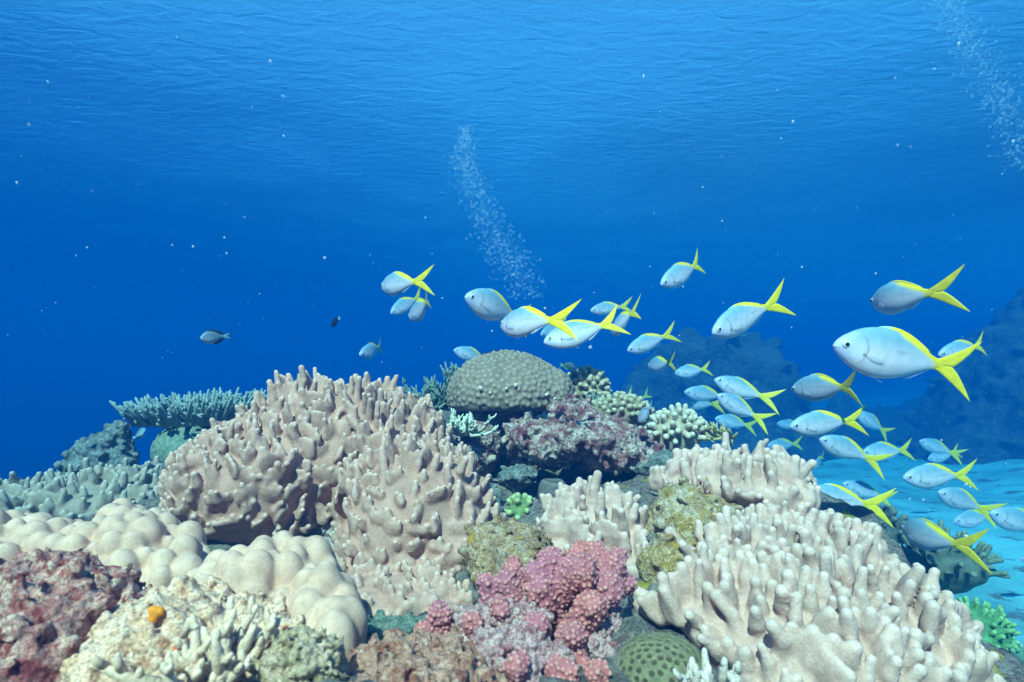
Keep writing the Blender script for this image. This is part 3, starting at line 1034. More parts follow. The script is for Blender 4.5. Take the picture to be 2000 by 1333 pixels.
def sea_fan():
    rg = np.random.default_rng(111)
    T = Tubes(6)
    b = P(1352, 975, 1.36)
    for i in range(11):
        x = (i - 5) / 5
        p = b + np.array([x * .012, 0, 0])
        pts = [p]
        d = unit(np.array([x * .8, -.25, 1]))
        for k in range(6):
            d = unit(d + rg.normal(size=3) * .3)
            pts.append(pts[-1] + d * .0088)
        T.add(pts, [.0022] * 6 + [.0013])
        o = pts[3]
        d2 = unit(d + rg.normal(size=3) * .8)
        T.add([o, o + d2 * .012, o + unit(d2 + UP * .4) * .024], [.0018, .0016, .0011])
    m = tip_mat("pink_fan", (.50, .22, .17), (.62, .34, .27))
    tag(T.build("sea_fan", m), "tiny brownish pink sea fan in front of the small spreading leather coral", "sea fan")


sea_fan()


def cup_sponge():
    c = P(1080, 965, 1.72)
    F = Field(c - [.07, .07, .07], c + [.07, .07, .09], .004)
    F.ell(c, (.042, .04, .05), .01)
    F.ell(c + [0, 0, .05], (.030, .028, .022), .012, cut=True)
    F.noise(.004, 22, 5, 3)
    v, f = F.mesh()
    tag(link_mesh("cup_sponge", v, f, coral_mat("sponge_skin", (.13, .11, .10), (.24, .21, .19), (.09, .08, .075), fine=240, patch=12)),
        "grey brown cup sponge in the shaded hollow", "sponge")


cup_sponge()


def crust_sponge(label, spots, seed, col):
    F = None
    pts = [P(*s[0]) for s in spots]
    F = Field(np.min(pts, 0) - .03, np.max(pts, 0) + .03, .0022)
    rg = np.random.default_rng(seed)
    for p, s in zip(pts, spots):
        for _ in range(5):
            F.ell(p + rg.normal(size=3) * s[1] * .5, np.array([s[1], s[1], s[1]]) * rg.uniform(.5, .9), .004, pad=.02)
    F.noise(.002, 70, seed, 2)
    v, f = F.mesh()
    tag(link_mesh("encrusting_sponge", v, f, coral_mat("sponge_" + str(seed), col, tuple(min(1, x * 1.3) for x in col), tuple(x * .7 for x in col), fine=300, patch=30)),
        label, "sponge", "small encrusting sponges")


crust_sponge("yellow orange sponge patch on the cream crusted boulder", [((304, 1194, .676), .0042), ((298, 1207, .672), .0038)], 121, (.80, .24, .01))
crust_sponge("red orange sponge patch low on the cream crusted boulder", [((362, 1268, .635), .007), ((374, 1262, .638), .006)], 122, (.72, .10, .02))

#@@FISH@@
# ------------------------------------------------------------------ far reef fading into the water
M_FAR = rock_mat("far_reef", [(.015, .02, .02), (.05, .055, .05), (.12, .12, .10), (.025, .03, .025)], [(.02, .03, .025), (.07, .08, .06), (.18, .18, .15)], 2.2, bumpd=.05)


def far_reef(name, label, blobs, h, seed, amp, scale, knobs):
    bl = [(P(*b[0]), np.array(b[1])) for b in blobs]
    F = field_for(bl, h, amp * 3)
    for c, r in bl:
        F.ell(c, r, .4, pad=.5)
    F.noise(amp, scale, seed, 4, gain=.6)
    pts, nrm = F.surface_points(knobs, seed, lambda p, n: (n[:, 2] > -.3) & (n[:, 1] < .5))
    rg = np.random.default_rng(seed)
    for p, n in zip(pts, nrm):
        k = rg.uniform()
        rr = knobs * rg.uniform(.2, .55)
        if k < .35:
            F.ell(p, (rr * 1.3, rr * 1.3, rr * .32), h, pad=h)        # shelves
        else:
            F.ell(p, (rr * .8, rr * .8, rr * .7), h, pad=h)
    v, f = F.mesh()
    tag(link_mesh(name, v, f, M_FAR), label, "reef", kind="structure")


far_reef("far_reef", "dim far reef wall rising at the right edge behind the fish",
         [((1985, 880, 10.3), (1.2, 1.8, 1.55)), ((1890, 950, 9.8), (.55, 1.4, .55)), ((2200, 830, 11), (2.3, 2.4, 2.9)), ((1945, 720, 11), (.6, 1, .65))], .065, 201, .24, 1.1, .40)
far_reef("far_reef", "dark far mound behind the middle of the fish school",
         [((1390, 770, 12.5), (1.65, 2, 1.0)), ((1250, 860, 12), (1.3, 1.6, .8)), ((1530, 860, 12.3), (1.25, 1.6, .65)), ((1400, 910, 11.6), (2.0, 1.6, .75)), ((1400, 690, 12.6), (1.0, 1.0, .22))], .09, 202, .24, .9, .52)
far_reef("far_reef", "low dim rubble ridge across the sand behind the school",
         [((1650, 870, 14), (2.5, 1.6, .75)), ((1850, 850, 15), (2.2, 1.6, .95))], .12, 203, .2, .8, .6)

# ------------------------------------------------------------------ fish
def interp(xs, ys, t):
    """smooth (Catmull-Rom like) interpolation"""
    xs = np.asarray(xs, float); ys = np.asarray(ys, float)
    m = np.gradient(ys, xs)
    i = np.clip(np.searchsorted(xs, t) - 1, 0, len(xs) - 2)
    h = xs[i + 1] - xs[i]; u = (t - xs[i]) / h
    return ((2 * u ** 3 - 3 * u ** 2 + 1) * ys[i] + (u ** 3 - 2 * u ** 2 + u) * h * m[i] + (-2 * u ** 3 + 3 * u ** 2) * ys[i + 1] + (u ** 3 - u ** 2) * h * m[i + 1])


def bend(v, b):
    v = v.copy()
    x = np.clip(v[:, 0] - .25, 0, 2)
    v[:, 1] += b * x * x
    return v


def sheet(outline_fn, nu, nv, th):
    """closed thin fin: outline_fn(u, s) -> (x, z), u along, s across; thickness th(u, s)"""
    u = np.linspace(0, 1, nu); s_ = np.linspace(0, 1, nv)
    U, S = np.meshgrid(u, s_, indexing='ij')
    x, z = outline_fn(U.ravel(), S.ravel())
    t = th(U.ravel(), S.ravel())
    a = np.stack([x, t, z], -1); b = np.stack([x, -t, z], -1)
    v = np.concatenate([a, b])
    i = np.arange(nu * nv).reshape(nu, nv)
    f = np.stack([i[:-1, :-1].ravel(), i[1:, :-1].ravel(), i[1:, 1:].ravel(), i[:-1, 1:].ravel()], 1)
    f2 = f[:, ::-1] + nu * nv
    e = np.concatenate([i[0, :], i[1:, -1], i[-1, -2::-1], i[-2:0:-1, 0]])
    side = np.stack([e, np.roll(e, -1), np.roll(e, -1) + nu * nv, e + nu * nv], 1)
    return v, np.concatenate([f, f2, side])


def fish_mats():
    out = {}
    for nm in ("fish_skin", "fish_fin"):
        m, nt, N, bs = new_mat(nm)
        at = N.new("ShaderNodeAttribute"); at.attribute_name = "Col"
        co = objcoord(nt)
        n = tex(nt, "Noise", 14, 3, coord=co)
        g = ramp(nt, [(0.3, (.86,) * 3), (0.7, (1.06,) * 3)], n.outputs["Fac"])
        c = mixc(nt, 1.0, at.outputs["Color"], g, 'MULTIPLY')
        nt.links.new(c, bs.inputs["Base Color"])
        if nm == "fish_skin":
            w1 = tex(nt, "Wave", 27, coord=co); w1.bands_direction = 'DIAGONAL'
            mp = N.new("ShaderNodeMapping"); mp.inputs["Scale"].default_value = (1, 0, 1.3); nt.links.new(co, mp.inputs[0]); nt.links.new(mp.outputs[0], w1.inputs["Vector"])
            w2 = tex(nt, "Wave", 27, coord=co); w2.bands_direction = 'DIAGONAL'
            mp2 = N.new("ShaderNodeMapping"); mp2.inputs["Scale"].default_value = (1, 0, -1.3); nt.links.new(co, mp2.inputs[0]); nt.links.new(mp2.outputs[0], w2.inputs["Vector"])
            mm = N.new("ShaderNodeMath"); mm.operation = 'MULTIPLY'
            nt.links.new(w1.outputs["Fac"], mm.inputs[0]); nt.links.new(w2.outputs["Fac"], mm.inputs[1])
            nt.links.new(bump(nt, mm.outputs[0], .35, .0014), bs.inputs["Normal"])
            sc = ramp(nt, [(0.0, (.80, .83, .88)), (0.45, (1.02, 1.02, 1.02))], mm.outputs[0])
            nt.links.new(mixc(nt, 1.0, c, sc, 'MULTIPLY'), bs.inputs["Base Color"])
            bs.inputs["Roughness"].default_value = .42
            bs.inputs["Specular IOR Level"].default_value = .4
        else:
            w1 = tex(nt, "Wave", 16, coord=co); w1.bands_direction = 'Z'
            nt.links.new(bump(nt, w1.outputs["Fac"], .12, .0006), bs.inputs["Normal"])
            bs.inputs["Roughness"].default_value = .5
        out[nm] = m
    for nm, c, r_ in (("eye_iris", (.52, .50, .48), .25), ("eye_pupil", (.008, .008, .012), .12), ("eye_iris_dark", (.10, .10, .11), .3)):
        m, nt, N, bs = new_mat(nm)
        bs.inputs["Base Color"].default_value = (*c, 1); bs.inputs["Roughness"].default_value = r_
        out[nm] = m
    return out


FM = fish_mats()
FM["fin_clear"] = FM["fish_fin"].copy(); FM["fin_clear"].name = "clear_fin"
FM["fin_clear"].node_tree.nodes["Principled BSDF"].inputs["Alpha"].default_value = .38
SX = [0, .015, .05, .11, .19, .29, .41, .54, .67, .79, .88, .95, 1.02]


def loft(top, bot, wid, n=90, m=56, power=2.2):
    t = np.linspace(0, 1, n) ** 1.25 * SX[-1]
    T, B, W = interp(SX, top, t), interp(SX, bot, t), np.maximum(interp(SX, wid, t), .0015)
    v = []
    for k in range(n):
        zc, hz = (T[k] + B[k]) / 2, max((T[k] - B[k]) / 2, .0015)
        for j in range(m):
            a = 2 * math.pi * j / m
            ca, sa = math.cos(a), math.sin(a)
            v.append((t[k], W[k] * math.copysign(abs(sa) ** (2 / 1.9), sa), zc + hz * math.copysign(abs(ca) ** (2 / power), ca)))
    f = []
    for k in range(n - 1):
        for j in range(m):
            f.append((k * m + j, k * m + (j + 1) % m, (k + 1) * m + (j + 1) % m, (k + 1) * m + j))
    f.append(tuple(range(m - 1, -1, -1))); f.append(tuple((n - 1) * m + j for j in range(m)))
    return np.array(v), f, (t, T, B, W)


def lerp(a, b, t):
    return np.asarray(a)[None] * (1 - t[:, None]) + np.asarray(b)[None] * t[:, None]


def sst(a, b, x):
    t = np.clip((x - a) / (b - a), 0, 1)
    return t * t * (3 - 2 * t)


def part(name, v, f, mat, parent, cols, b):
    o = link_mesh(name, bend(v, b), f, mat, None, origin=(0, 0, 0), cols=cols)
    o.parent = parent
    return o


def forked_tail(x0, h0, notch, tip_x, tip_z):
    """one lobe's outline function pair for a deeply forked tail"""
    def lobe(sgn):
        def fn(u, s):
            lx = x0 + (tip_x - x0) * u; lz = h0 + (tip_z - h0) * u ** 1.15                   # leading edge
            q = np.clip((u - .2) / .8, 0, 1)                                                 # trailing edge: along the axis to the notch, then out
            mx = np.where(u < .2, x0 + (notch - x0) * u / .2, notch + (tip_x - notch) * q ** .95)
            mz = tip_z * q ** 1.25
            return lx + (mx - lx) * s, sgn * (lz + (mz - lz) * s)
        return fn
    return lobe


def make_fusilier(bnd, deep=1.14):
    root = bpy.data.objects.new("yellowtail_fish", None); C.objects.link(root)
    top = np.array([.0, .026, .060, .098, .135, .163, .176, .168, .138, .094, .058, .040, .044]) * deep
    bot = np.array([-.006, -.026, -.056, -.092, -.128, -.155, -.166, -.154, -.118, -.074, -.046, -.036, -.040]) * deep
    wid = [.004, .020, .038, .055, .070, .082, .086, .078, .060, .038, .021, .012, .006]
    v, f, (t, T, B, W) = loft(top, bot, wid)
    x, z = v[:, 0], v[:, 2]
    zr = z / .17
    col = lerp((.70, .62, .69), (.20, .36, .45), sst(-.25, .95, zr))
    col = lerp((0, 0, 0), (1, 1, 1), np.ones(len(x))) * col
    hd = sst(.22, .06, x)[:, None] * .55
    col = col * (1 - hd) + np.array([.38, .46, .80]) * hd
    line = .198 - .195 * np.clip((x - .46) / .44, 0, 2) ** 1.1                 # yellow from mid back down to the tail root
    y = np.clip(sst(-.012, .028, z - line) * sst(.50, .60, x), 0, 1)
    y = np.maximum(y, sst(.87, .94, x - .25 * np.clip(z, -.1, .1)))[:, None]
    col = col * (1 - y) + np.array([.85, .60, .008]) * y
    gill = np.exp(-((x - (.262 - 3.2 * (z - .005) ** 2)) / .0065) ** 2) * sst(.135, .10, np.abs(z))
    pre = np.exp(-((x - (.185 - 2.6 * (z + .01) ** 2)) / .005) ** 2) * sst(.10, .06, np.abs(z + .01)) * .5
    lat = np.exp(-((z - (.055 - .06 * (x - .25))) / .0035) ** 2) * sst(.27, .33, x) * sst(.85, .78, x) * .28
    col = col * (1 - (.45 * gill + .45 * pre + lat)[:, None])
    cheek = (np.exp(-((x - .205) / .035) ** 2) * np.exp(-((z + .035) / .05) ** 2) * .35)[:, None]
    col = col * (1 - cheek) + np.array([.80, .78, .84]) * cheek
    spot = (sst(.020, .011, np.hypot(x - .243, (z + .046) * 1.1)) * .8)[:, None]          # dark mark at the pectoral base
    col = col * (1 - spot) + np.array([.05, .05, .08]) * spot
    mo = (sst(.006, .002, np.abs(z + .014 + .2 * x)) * sst(.062, .045, x) * .6)[:, None]   # mouth
    col = col * (1 - mo) + np.array([.12, .12, .2]) * mo
    part("body", v, f, FM["fish_skin"], root, col, bnd)
    tv, tf = [], []
    n0 = 0
    for sg in (1, -1):
        fn = forked_tail(.935, .047, 1.085, 1.325, .268)(sg)
        a, b = sheet(fn, 21, 25, lambda u, s: (.0075 * (1 - u) + .0012) * np.clip(1.15 - np.abs(2 * s - 1) ** 3, .12, 1) )
        tv.append(a); tf.append(b + n0); n0 += len(a)
    tv = np.concatenate(tv); tf = np.concatenate(tf)
    S_ = np.tile(np.linspace(0, 1, 25), 21 * 4)                                            # fin rays run out along each lobe
    ray = 1 - .22 * np.clip(np.sin(S_ * 2 * math.pi * 6), 0, 1)
    part("tail_fin", tv, tf, FM["fish_fin"], root, np.array([[.86, .62, .008]]) * ray[:, None], bnd)

    def dorsal(u, s):
        xx = .33 + .52 * u
        return xx + .02 * s, np.interp(xx, t, T) - .012 + (.012 + .030 * np.sin(math.pi * np.clip(u, 0, 1)) ** .6 * (1 - .45 * u)) * s
    a, b = sheet(dorsal, 16, 4, lambda u, s: .004 * (1 - s) + .0009)
    xx = a[:, 0]
    part("dorsal_fin", a, b, FM["fish_fin"], root, lerp((.30, .55, .62), (.84, .60, .01), sst(.40, .52, xx)), bnd)

    def anal(u, s):
        xx = .64 + .22 * u
        return xx + .02 * s, np.interp(xx, t, B) + .012 - (.012 + .030 * (1 - u) ** .7 * np.sin(math.pi * np.clip(u * .9 + .1, 0, 1)) ** .5) * s
    a, b = sheet(anal, 10, 4, lambda u, s: .0035 * (1 - s) + .0009)
    part("anal_fin", a, b, FM["fin_clear"], root, np.tile(np.array([[.62, .66, .74]]), (len(a), 1)), bnd)
    for sg in (1, -1):
        def pec(u, s):
            return .255 + .15 * u, -.045 - .035 * u + (s - .5) * (.046 * np.sin(math.pi * np.clip(u * .85 + .12, 0, 1)) ** .7)
        a, b = sheet(pec, 8, 4, lambda u, s: .0012 + 0 * u)
        a[:, 1] += sg * (np.interp(a[:, 0], t, W) * .97 + .0015 + .002 * np.clip((a[:, 0] - .255) / .15, 0, 1))
        part("pectoral_fin", a, b, FM["fin_clear"], root, np.tile(np.array([[.60, .58, .66]]), (len(a), 1)), bnd)

        def pel(u, s):
            return .36 + .10 * u + .02 * s, np.interp(.36 + .10 * u, t, B) + .008 - .040 * u * (1 - .3 * s) - .012 * s
        a, b = sheet(pel, 6, 4, lambda u, s: .0015 + 0 * u)
        a[:, 1] += sg * .02
        part("pelvic_fin", a, b, FM["fin_clear"], root, np.tile(np.array([[.60, .66, .70]]), (len(a), 1)), bnd)
        eye(root, (.090, sg * (np.interp(.090, t, W) * .90), .020), .037, sg, FM["eye_iris"])
    return root


def ball(r, n=14, m=10):
    v = [(0, 0, r)]
    for i in range(1, m):
        a = math.pi * i / m
        for j in range(n):
            b = 2 * math.pi * j / n
            v.append((r * math.sin(a) * math.cos(b), r * math.sin(a) * math.sin(b), r * math.cos(a)))
    v.append((0, 0, -r))
    f = [(0, 1 + j, 1 + (j + 1) % n) for j in range(n)]
    for i in range(m - 2):
        for j in range(n):
            f.append((1 + i * n + j, 1 + (i + 1) * n + j, 1 + (i + 1) * n + (j + 1) % n, 1 + i * n + (j + 1) % n))
    e = len(v) - 1
    f += [(e, 1 + (m - 2) * n + (j + 1) % n, 1 + (m - 2) * n + j) for j in range(n)]
    return np.array(v), f


def eye(root, c, r, sg, mat):
    v, f = ball(r)
    v = v * np.array([1, .42, 1])
    e = link_mesh("eye", v, f, mat, None, origin=(0, 0, 0))
    e.location = c; e.parent = root
    v2, f2 = ball(r * .66)
    p = link_mesh("pupil", v2 * np.array([1, .42, 1]), f2, FM["eye_pupil"], None, origin=(0, 0, 0))
    p.location = (0, sg * r * .18, 0); p.parent = e
    return e


def make_damsel(cols, yellow, deep=1.0):
    root = bpy.data.objects.new("damselfish", None); C.objects.link(root)
    top = np.array([.0, .035, .085, .145, .20, .235, .24, .215, .165, .10, .065, .055, .058]) * deep
    bot = np.array([-.006, -.035, -.08, -.135, -.19, -.23, -.24, -.21, -.155, -.09, -.06, -.05, -.054]) * deep
    wid = [.005, .026, .05, .072, .086, .094, .092, .08, .06, .038, .022, .013, .007]
    v, f, (t, T, B, W) = loft(top, bot, wid)
    z = v[:, 2] / .24
    part("body", v, f, FM["fish_skin"], root, lerp(cols[1], cols[0], sst(-.7, .6, z)), .06)
    tv, tf, n0 = [], [], 0
    for sg in (1, -1):
        a, b = sheet(forked_tail(.97, .052, 1.12, 1.36, .20)(sg), 14, 6, lambda u, s: .008 * (1 - u) + .0012)
        tv.append(a); tf.append(b + n0); n0 += len(a)
    tv = np.concatenate(tv); tf = np.concatenate(tf)
    part("tail_fin", tv, tf, FM["fish_fin"], root, lerp(cols[2], cols[3], sst(.06, .16, np.abs(tv[:, 2]))), .06)

    def dorsal(u, s):
        xx = .26 + .62 * u
        return xx + .10 * s * u ** 2, np.interp(xx, t, T) - .015 + (.015 + (.075 + .06 * np.exp(-((u - .8) / .16) ** 2)) * np.sin(math.pi * np.clip(u * .93 + .05, 0, 1)) ** .5) * s
    a, b = sheet(dorsal, 18, 4, lambda u, s: .006 * (1 - s) + .001)
    part("dorsal_fin", a, b, FM["fish_fin"], root, np.tile(np.array([cols[3]]), (len(a), 1)), .06)

    def anal(u, s):
        xx = .52 + .36 * u
        return xx + .10 * s * u, np.interp(xx, t, B) + .015 - (.015 + .11 * np.sin(math.pi * np.clip(u * .85 + .1, 0, 1)) ** .6) * s
    a, b = sheet(anal, 12, 4, lambda u, s: .006 * (1 - s) + .001)
    part("anal_fin", a, b, FM["fish_fin"], root, np.tile(np.array([cols[3]]), (len(a), 1)), .06)
    for sg in (1, -1):
        def pel(u, s):
            return .34 + .20 * u + .02 * s, np.interp(.36, t, B) + .02 - .10 * u * (1 - .3 * s) - .02 * s
        a, b = sheet(pel, 8, 4, lambda u, s: .0015 + 0 * u)
        a[:, 1] += sg * .025
        part("pelvic_fin", a, b, FM["fish_fin"], root, np.tile(np.array([yellow]), (len(a), 1)), .06)
        eye(root, (.11, sg * np.interp(.11, t, W) * .86, .035), .034, sg, FM["eye_iris_dark"])
    return root


def copy_tree(o, parent=None):
    c = o.copy(); C.objects.link(c); c.parent = parent
    for ch in o.children:
        copy_tree(ch, c)
    return c


def pose(o, nose, fork, c, L, sgn, roll=0.0, xf=1.03):
    """nose and tail-fork pixel, cosine of the turn away from the picture plane, body length; sgn +1: tail farther, -1: tail nearer"""
    lp = math.hypot(fork[0] - nose[0], fork[1] - nose[1])
    d = L * c * FPX / lp
    A = P(nose[0], nose[1], d)
    # the depth along the tail's ray at which it is L away from the nose
    ray = (P(fork[0], fork[1], 1.0) - CP)
    q = CP - A
    aa, bb, cc = ray @ ray, 2 * ray @ q, q @ q - L * L
    disc = bb * bb - 4 * aa * cc
    if disc < 0:
        tt = -bb / (2 * aa)
    else:
        tt = (-bb + sgn * math.sqrt(disc)) / (2 * aa)
    Bp = CP + ray * tt
    X = Vector(Bp - A).normalized()
    up = Vector((0, 0, 1))
    Y = up.cross(X).normalized()
    Z = X.cross(Y)
    M = Matrix((X, Y, Z)).transposed()
    if roll:
        M = M @ Matrix.Rotation(R(roll), 3, 'X')
    s = (Vector(Bp - A)).length / xf
    o.matrix_world = Matrix.Translation(Vector(A)) @ M.to_4x4() @ Matrix.Scale(s, 4)


protos = [make_fusilier(0.0), make_fusilier(.24), make_fusilier(-.24), make_fusilier(.05, 1.26), make_fusilier(.10, 1.20), make_fusilier(-.10, 1.08)]
frng = random.Random(5)
used = set()
SCHOOL = "yellow-tailed fish schooling over the reef"
#  nose, fork, cos, length, tail farther(+)/nearer(-), variant, roll, label
FISH = [
    ((1627, 674), (1853, 716), .97, .25, 1, 3, 4, "largest yellow-tailed silver fish, close up with a big round eye"),
    ((1703, 592), (1806, 573), .68, .25, -1, 1, 0, "grey-blue yellow-tailed fish swimming just above the largest one"),
    ((1391, 652), (1501, 597), .77, .25, 1, 0, -6, "bright silvery yellow-tailed fish pointing down left above the far mound"),
    ((1290, 557), (1370, 517), .78, .25, 1, 1, 0, "topmost yellow-tailed fish of the school, its tail pointing up in open water"),
    ((1546, 762), (1667, 755), .92, .25, -1, 2, 0, "plump yellow-tailed fish left of the largest fish's tail and above its parallel twin"),
    ((1542, 834), (1662, 823), .95, .222, 1, 0, 0, "yellow-tailed fish with a dark throat mark swimming level above the downturned one"),
    ((1600, 858), (1692, 894), .9, .25, 1, 2, 6, "yellow-tailed fish nosing up under the belly of a level one"),
    ((1763, 934), (1878, 929), .93, .25, 1, 0, 0, "yellow-tailed fish swimming level over the pale sand"),
    ((1832, 962), (1908, 990), .74, .25, 1, 2, 6, "bluish yellow-tailed fish tucked below the level one over the sand"),
    ((1763, 1032), (1856, 1065), .68, .25, -1, 1, 6, "lowest yellow-tailed fish, head raised in front of the dark bushy coral"),
    ((1932, 1002), (2040, 1035), .95, .26, 1, 0, 4, "blue fish cut off by the right edge of the picture"),
    ((1862, 1020), (1940, 1008), .95, .24, 1, 0, 0, "blue fish half hidden behind the bluish yellow-tailed one over the sand"),
    ((1555, 968), (1697, 985), .95, .26, 1, 0, 4, "yellow-tailed fish whose head is hidden behind the small spreading leather coral"),
    ((1645, 945), (1722, 972), .95, .30, 1, 0, 4, "faint blue fish above the one hidden behind the leather coral"),
    ((1683, 886), (1768, 880), .95, .30, 1, 0, 0, "dim blue fish with a greenish tail over the far edge of the sand"),
    ((1795, 862), (1855, 884), .95, .28, 1, 2, 0, "dim dark fish higher of two in front of the far reef wall"),
    ((1812, 898), (1866, 884), .95, .28, 1, 0, 0, "dim blue fish lower of two in front of the far reef wall"),
    ((1832, 694), (1922, 676), .92, .26, 1, 1, 0, "fish mostly hidden behind the largest fish's yellow tail"),
    ((1266, 716), (1308, 709), .55, .25, -1, 0, 0, "small plump fish over the dark mound, its tail turned toward the viewer"),
    ((1318, 730), (1377, 721), .95, .25, 1, 0, 0, "small slender fish just right of the small plump one"),
    ((1225, 686), (1303, 656), .93, .26, 1, 0, -4, "greenish dim fish with its nose overlapping another's, above the dark mound"),
    ((1395, 742), (1487, 777), .95, .28, 1, 2, 6, "dusky fish with yellow tail descending to the right in the middle of the school"),
    ((1336, 766), (1412, 775), .95, .30, 1, 0, 0, "faint fish behind the dusky descending one, upper of a pair"),
    ((1325, 786), (1398, 790), .95, .32, 1, 0, 0, "faint fish behind the dusky descending one, lower of a pair"),
    ((1400, 772), (1473, 815), .9, .25, 1, 2, 6, "small bright fish with raised head and yellow tail below the dusky descending one"),
    ((1396, 818), (1462, 832), .95, .32, 1, 0, 0, "very dim fish with yellowish tail just above the spreading leather coral"),
    ((1517, 828), (1565, 832), .95, .30, 1, 0, 0, "tiny faint blue fish left of the fish with the dark throat mark"),
    ((1672, 806), (1726, 842), .9, .30, 1, 0, 0, "tiny dark fish with a green tail against the far blue water"),
    ((746, 561), (803, 549), .52, .25, -1, 1, 0, "round looking yellow-tailed fish highest of the three at the left"),
    ((763, 613), (818, 582), .85, .25, 1, 0, 0, "yellow-tailed fish partly hidden behind the nose-down one at the left"),
    ((799, 622), (846, 588), .60, .25, -1, 2, 10, "nose-down yellow-tailed fish with curled tail at the left of the school"),
    ((908, 580), (1012, 618), .74, .25, 1, 3, 8, "plump blue-green fish with its tail hidden behind a brighter one, over the dome coral"),
    ((978, 637), (1070, 622), .64, .215, -1, 1, 0, "bright yellow-tailed fish seen from behind above the dome coral"),
    ((1062, 670), (1186, 634), .92, .25, 1, 0, -16, "white bellied fish tilted to show its underside right of the dome coral"),
    ((1056, 655), (1098, 632), .8, .27, 1, 0, 0, "fish almost wholly hidden behind the white bellied one"),
    ((1153, 608), (1216, 600), .88, .26, 1, 0, 0, "blue fish behind the upright tail of the white bellied one"),
    ((1196, 652), (1230, 610), .55, .25, -1, 0, 0, "narrow steeply tilted fish with a thin yellow tail right of the white bellied one"),
    ((702, 694), (750, 679), .62, .25, 1, 1, 0, "lone small yellow-tailed fish above the big leather coral, lowest at the left"),
    ((886, 684), (950, 703), .95, .25, 1, 0, 0, "pale blue fish with its tail tucked behind the dome coral"),
    ((1190, 796), (1231, 772), .9, .25, 1, 0, 0, "fish behind the tan cauliflower corals with its left-hand yellow tail sticking up"),
    ((1228, 800), (1263, 774), .9, .25, 1, 0, 0, "fish behind the tan cauliflower corals with its smaller right-hand tail sticking up"),
    ((1530, 912), (1578, 918), .9, .25, 1, 0, 0, "fish hidden behind the spreading leather coral with only its yellow tail showing"),
    ((1590, 915), (1606, 893), .5, .22, 1, 0, 0, "tiny greenish yellow fish over the sand right of the spreading leather coral"),
    ((1498, 872), (1556, 868), .95, .30, 1, 0, 0, "dim blue fish just behind the top right of the spreading leather coral"),
    ((1992, 1092), (2040, 1096), .9, .16, 1, 0, 0, "small deep blue fish cut off at the right edge over the sand"),
]
for (nose, fork, c, L, sgn, var, roll, label) in FISH:
    if var == 0:
        var = frng.choice((0, 4, 5))
    roll += frng.uniform(-9, 9)
    o = protos[var] if var not in used else copy_tree(protos[var])
    used.add(var)
    tag(o, label, "fish", SCHOOL)
    pose(o, nose, fork, c, L, sgn, roll)

chromis = make_damsel(((.16, .26, .30), (.55, .62, .66), (.30, .45, .50), (.02, .03, .04)), (.70, .58, .03))
tag(chromis, "striped grey damselfish with black edged fins alone in open water at the left", "fish"); pose(chromis, (391, 661), (444, 657), .95, .09, 1, 0, 1.1)
black = make_damsel(((.006, .007, .012), (.01, .01, .015), (.20, .40, .55), (.006, .007, .012)), (.01, .01, .015))
tag(black, "small black damselfish with a pale blue tail in open water", "fish"); pose(black, (648, 637), (661, 622), .6, .07, -1, 0, 1.1)
dim = copy_tree(chromis)
tag(dim, "dim damselfish heading down beside the dark teal boulder", "fish"); pose(dim, (284, 838), (262, 856), .85, .085, 1, 0, 1.1)
grey = make_damsel(((.30, .36, .48), (.50, .55, .68), (.30, .36, .48), (.24, .30, .42)), (.62, .50, .05))
tag(grey, "blue grey damselfish in front of the tan cauliflower corals", "fish"); pose(grey, (1247, 824), (1268, 796), .7, .075, -1, 0, 1.1)
shade = make_damsel(((.03, .05, .05), (.06, .08, .08), (.20, .34, .06), (.10, .20, .04)), (.04, .05, .05))
tag(shade, "dark damselfish with greenish fins just right of the dome coral's top", "fish"); pose(shade, (1124, 719), (1098, 714), .9, .085, 1, 0, 1.1)

# ------------------------------------------------------------------ bubbles and drifting specks
def ico_cloud(name, pts, rads, mat, label, cat):
    t = (1 + 5 ** .5) / 2
    bv = np.array([(-1, t, 0), (1, t, 0), (-1, -t, 0), (1, -t, 0), (0, -1, t), (0, 1, t), (0, -1, -t), (0, 1, -t), (t, 0, -1), (t, 0, 1), (-t, 0, -1), (-t, 0, 1)], float)
    bv /= np.linalg.norm(bv[0])
    bf = np.array([(0, 11, 5), (0, 5, 1), (0, 1, 7), (0, 7, 10), (0, 10, 11), (1, 5, 9), (5, 11, 4), (11, 10, 2), (10, 7, 6), (7, 1, 8), (3, 9, 4), (3, 4, 2), (3, 2, 6),
                   (3, 6, 8), (3, 8, 9), (4, 9, 5), (2, 4, 11), (6, 2, 10), (8, 6, 7), (9, 8, 1)])
    n = len(pts)
    v = (pts[:, None] + bv[None] * rads[:, None, :]).reshape(-1, 3)
    f = (bf[None] + (np.arange(n) * 12)[:, None, None]).reshape(-1, 3)
    return tag(link_mesh(name, v, f, mat), label, cat, kind="stuff")


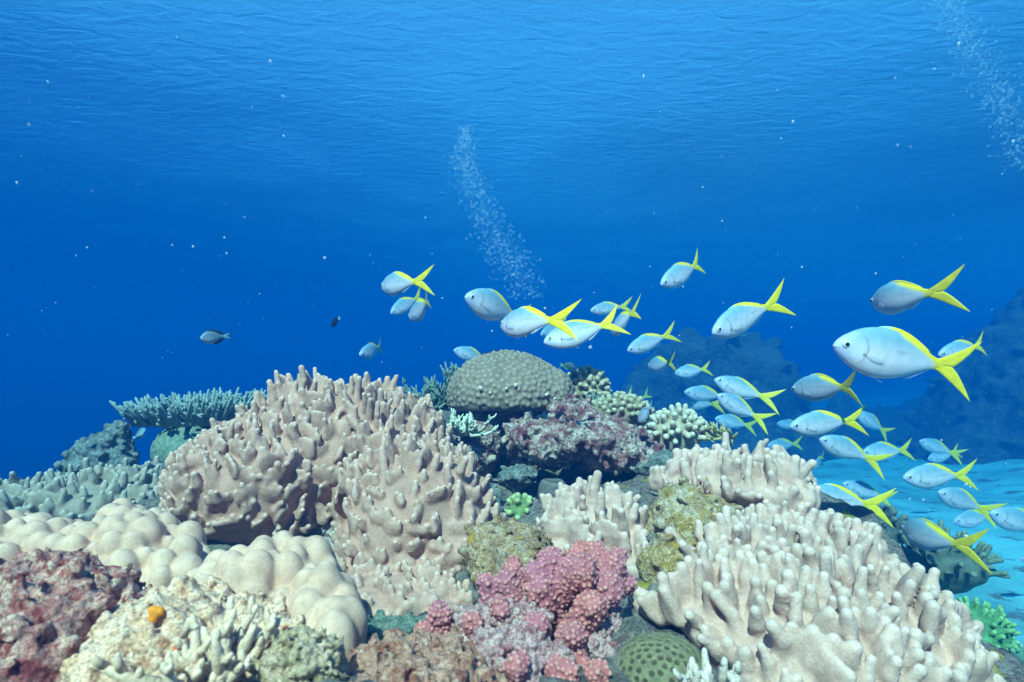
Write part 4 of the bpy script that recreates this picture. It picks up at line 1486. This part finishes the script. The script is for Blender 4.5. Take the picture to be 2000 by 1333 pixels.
def bubbles():
    rg = np.random.default_rng(301)
    m, nt, N, bs = new_mat("air_bubble")
    bs.inputs["Base Color"].default_value = (.6, .8, .9, 1)
    bs.inputs["Roughness"].default_value = .15
    bs.inputs["Alpha"].default_value = .11
    def col2(path, d, n, rmin, rmax):
        p = np.array(path, float)
        s = np.r_[0, np.cumsum(np.hypot(np.diff(p[:, 0]), np.diff(p[:, 1])))]
        t = rg.uniform(0, s[-1], n)
        x, y, w_ = (np.interp(t, s, p[:, k]) for k in range(3))
        pts = np.array([P(a + rg.normal() * ww, b + rg.normal() * 6, d + rg.normal() * .12) for a, b, ww in zip(x, y, w_)])
        r = rmin + (rmax - rmin) * rg.uniform(0, 1, n) ** 6
        return pts, np.repeat(r[:, None], 3, 1) * np.array([1.15, 1.15, .85])
    a, ra = col2([(912, 250, 8), (905, 320, 14), (925, 370, 20), (955, 440, 18), (985, 490, 26), (1015, 540, 26), (1025, 580, 22)], 4.2, 4500, .0016, .011)
    ico_cloud("bubbles", a, ra, m, "thin column of rising air bubbles above the dome coral", "bubbles")
    b, rb = col2([(1840, -20, 26), (1875, 60, 26), (1920, 140, 28), (1960, 200, 26), (1985, 260, 26), (1995, 330, 26)], 3.6, 3600, .0014, .009)
    ico_cloud("bubbles", b, rb, m, "stream of small air bubbles at the upper right corner", "bubbles")


bubbles()


def specks():
    rg = np.random.default_rng(302)
    m, nt, N, bs = new_mat("drifting_speck")
    bs.inputs["Base Color"].default_value = (.8, .8, .8, 1)
    bs.inputs["Alpha"].default_value = .38
    n = 420
    x = rg.uniform(0, 2000, n); y = rg.uniform(60, 1250, n); d = rg.uniform(.5, 1.25, n) + rg.exponential(.35, n)
    ok = (y < 720) | ((x > 1600) & (y < 1150))
    pts = np.array([P(a, b, c) for a, b, c in zip(x[ok], y[ok], d[ok])])
    r = .00055 + .0020 * rg.uniform(0, 1, ok.sum()) ** 6
    ico_cloud("drifting_specks", pts, r[:, None] * rg.uniform(.7, 1.5, (ok.sum(), 3)), m, "pale specks drifting in the open water", "plankton")


specks()
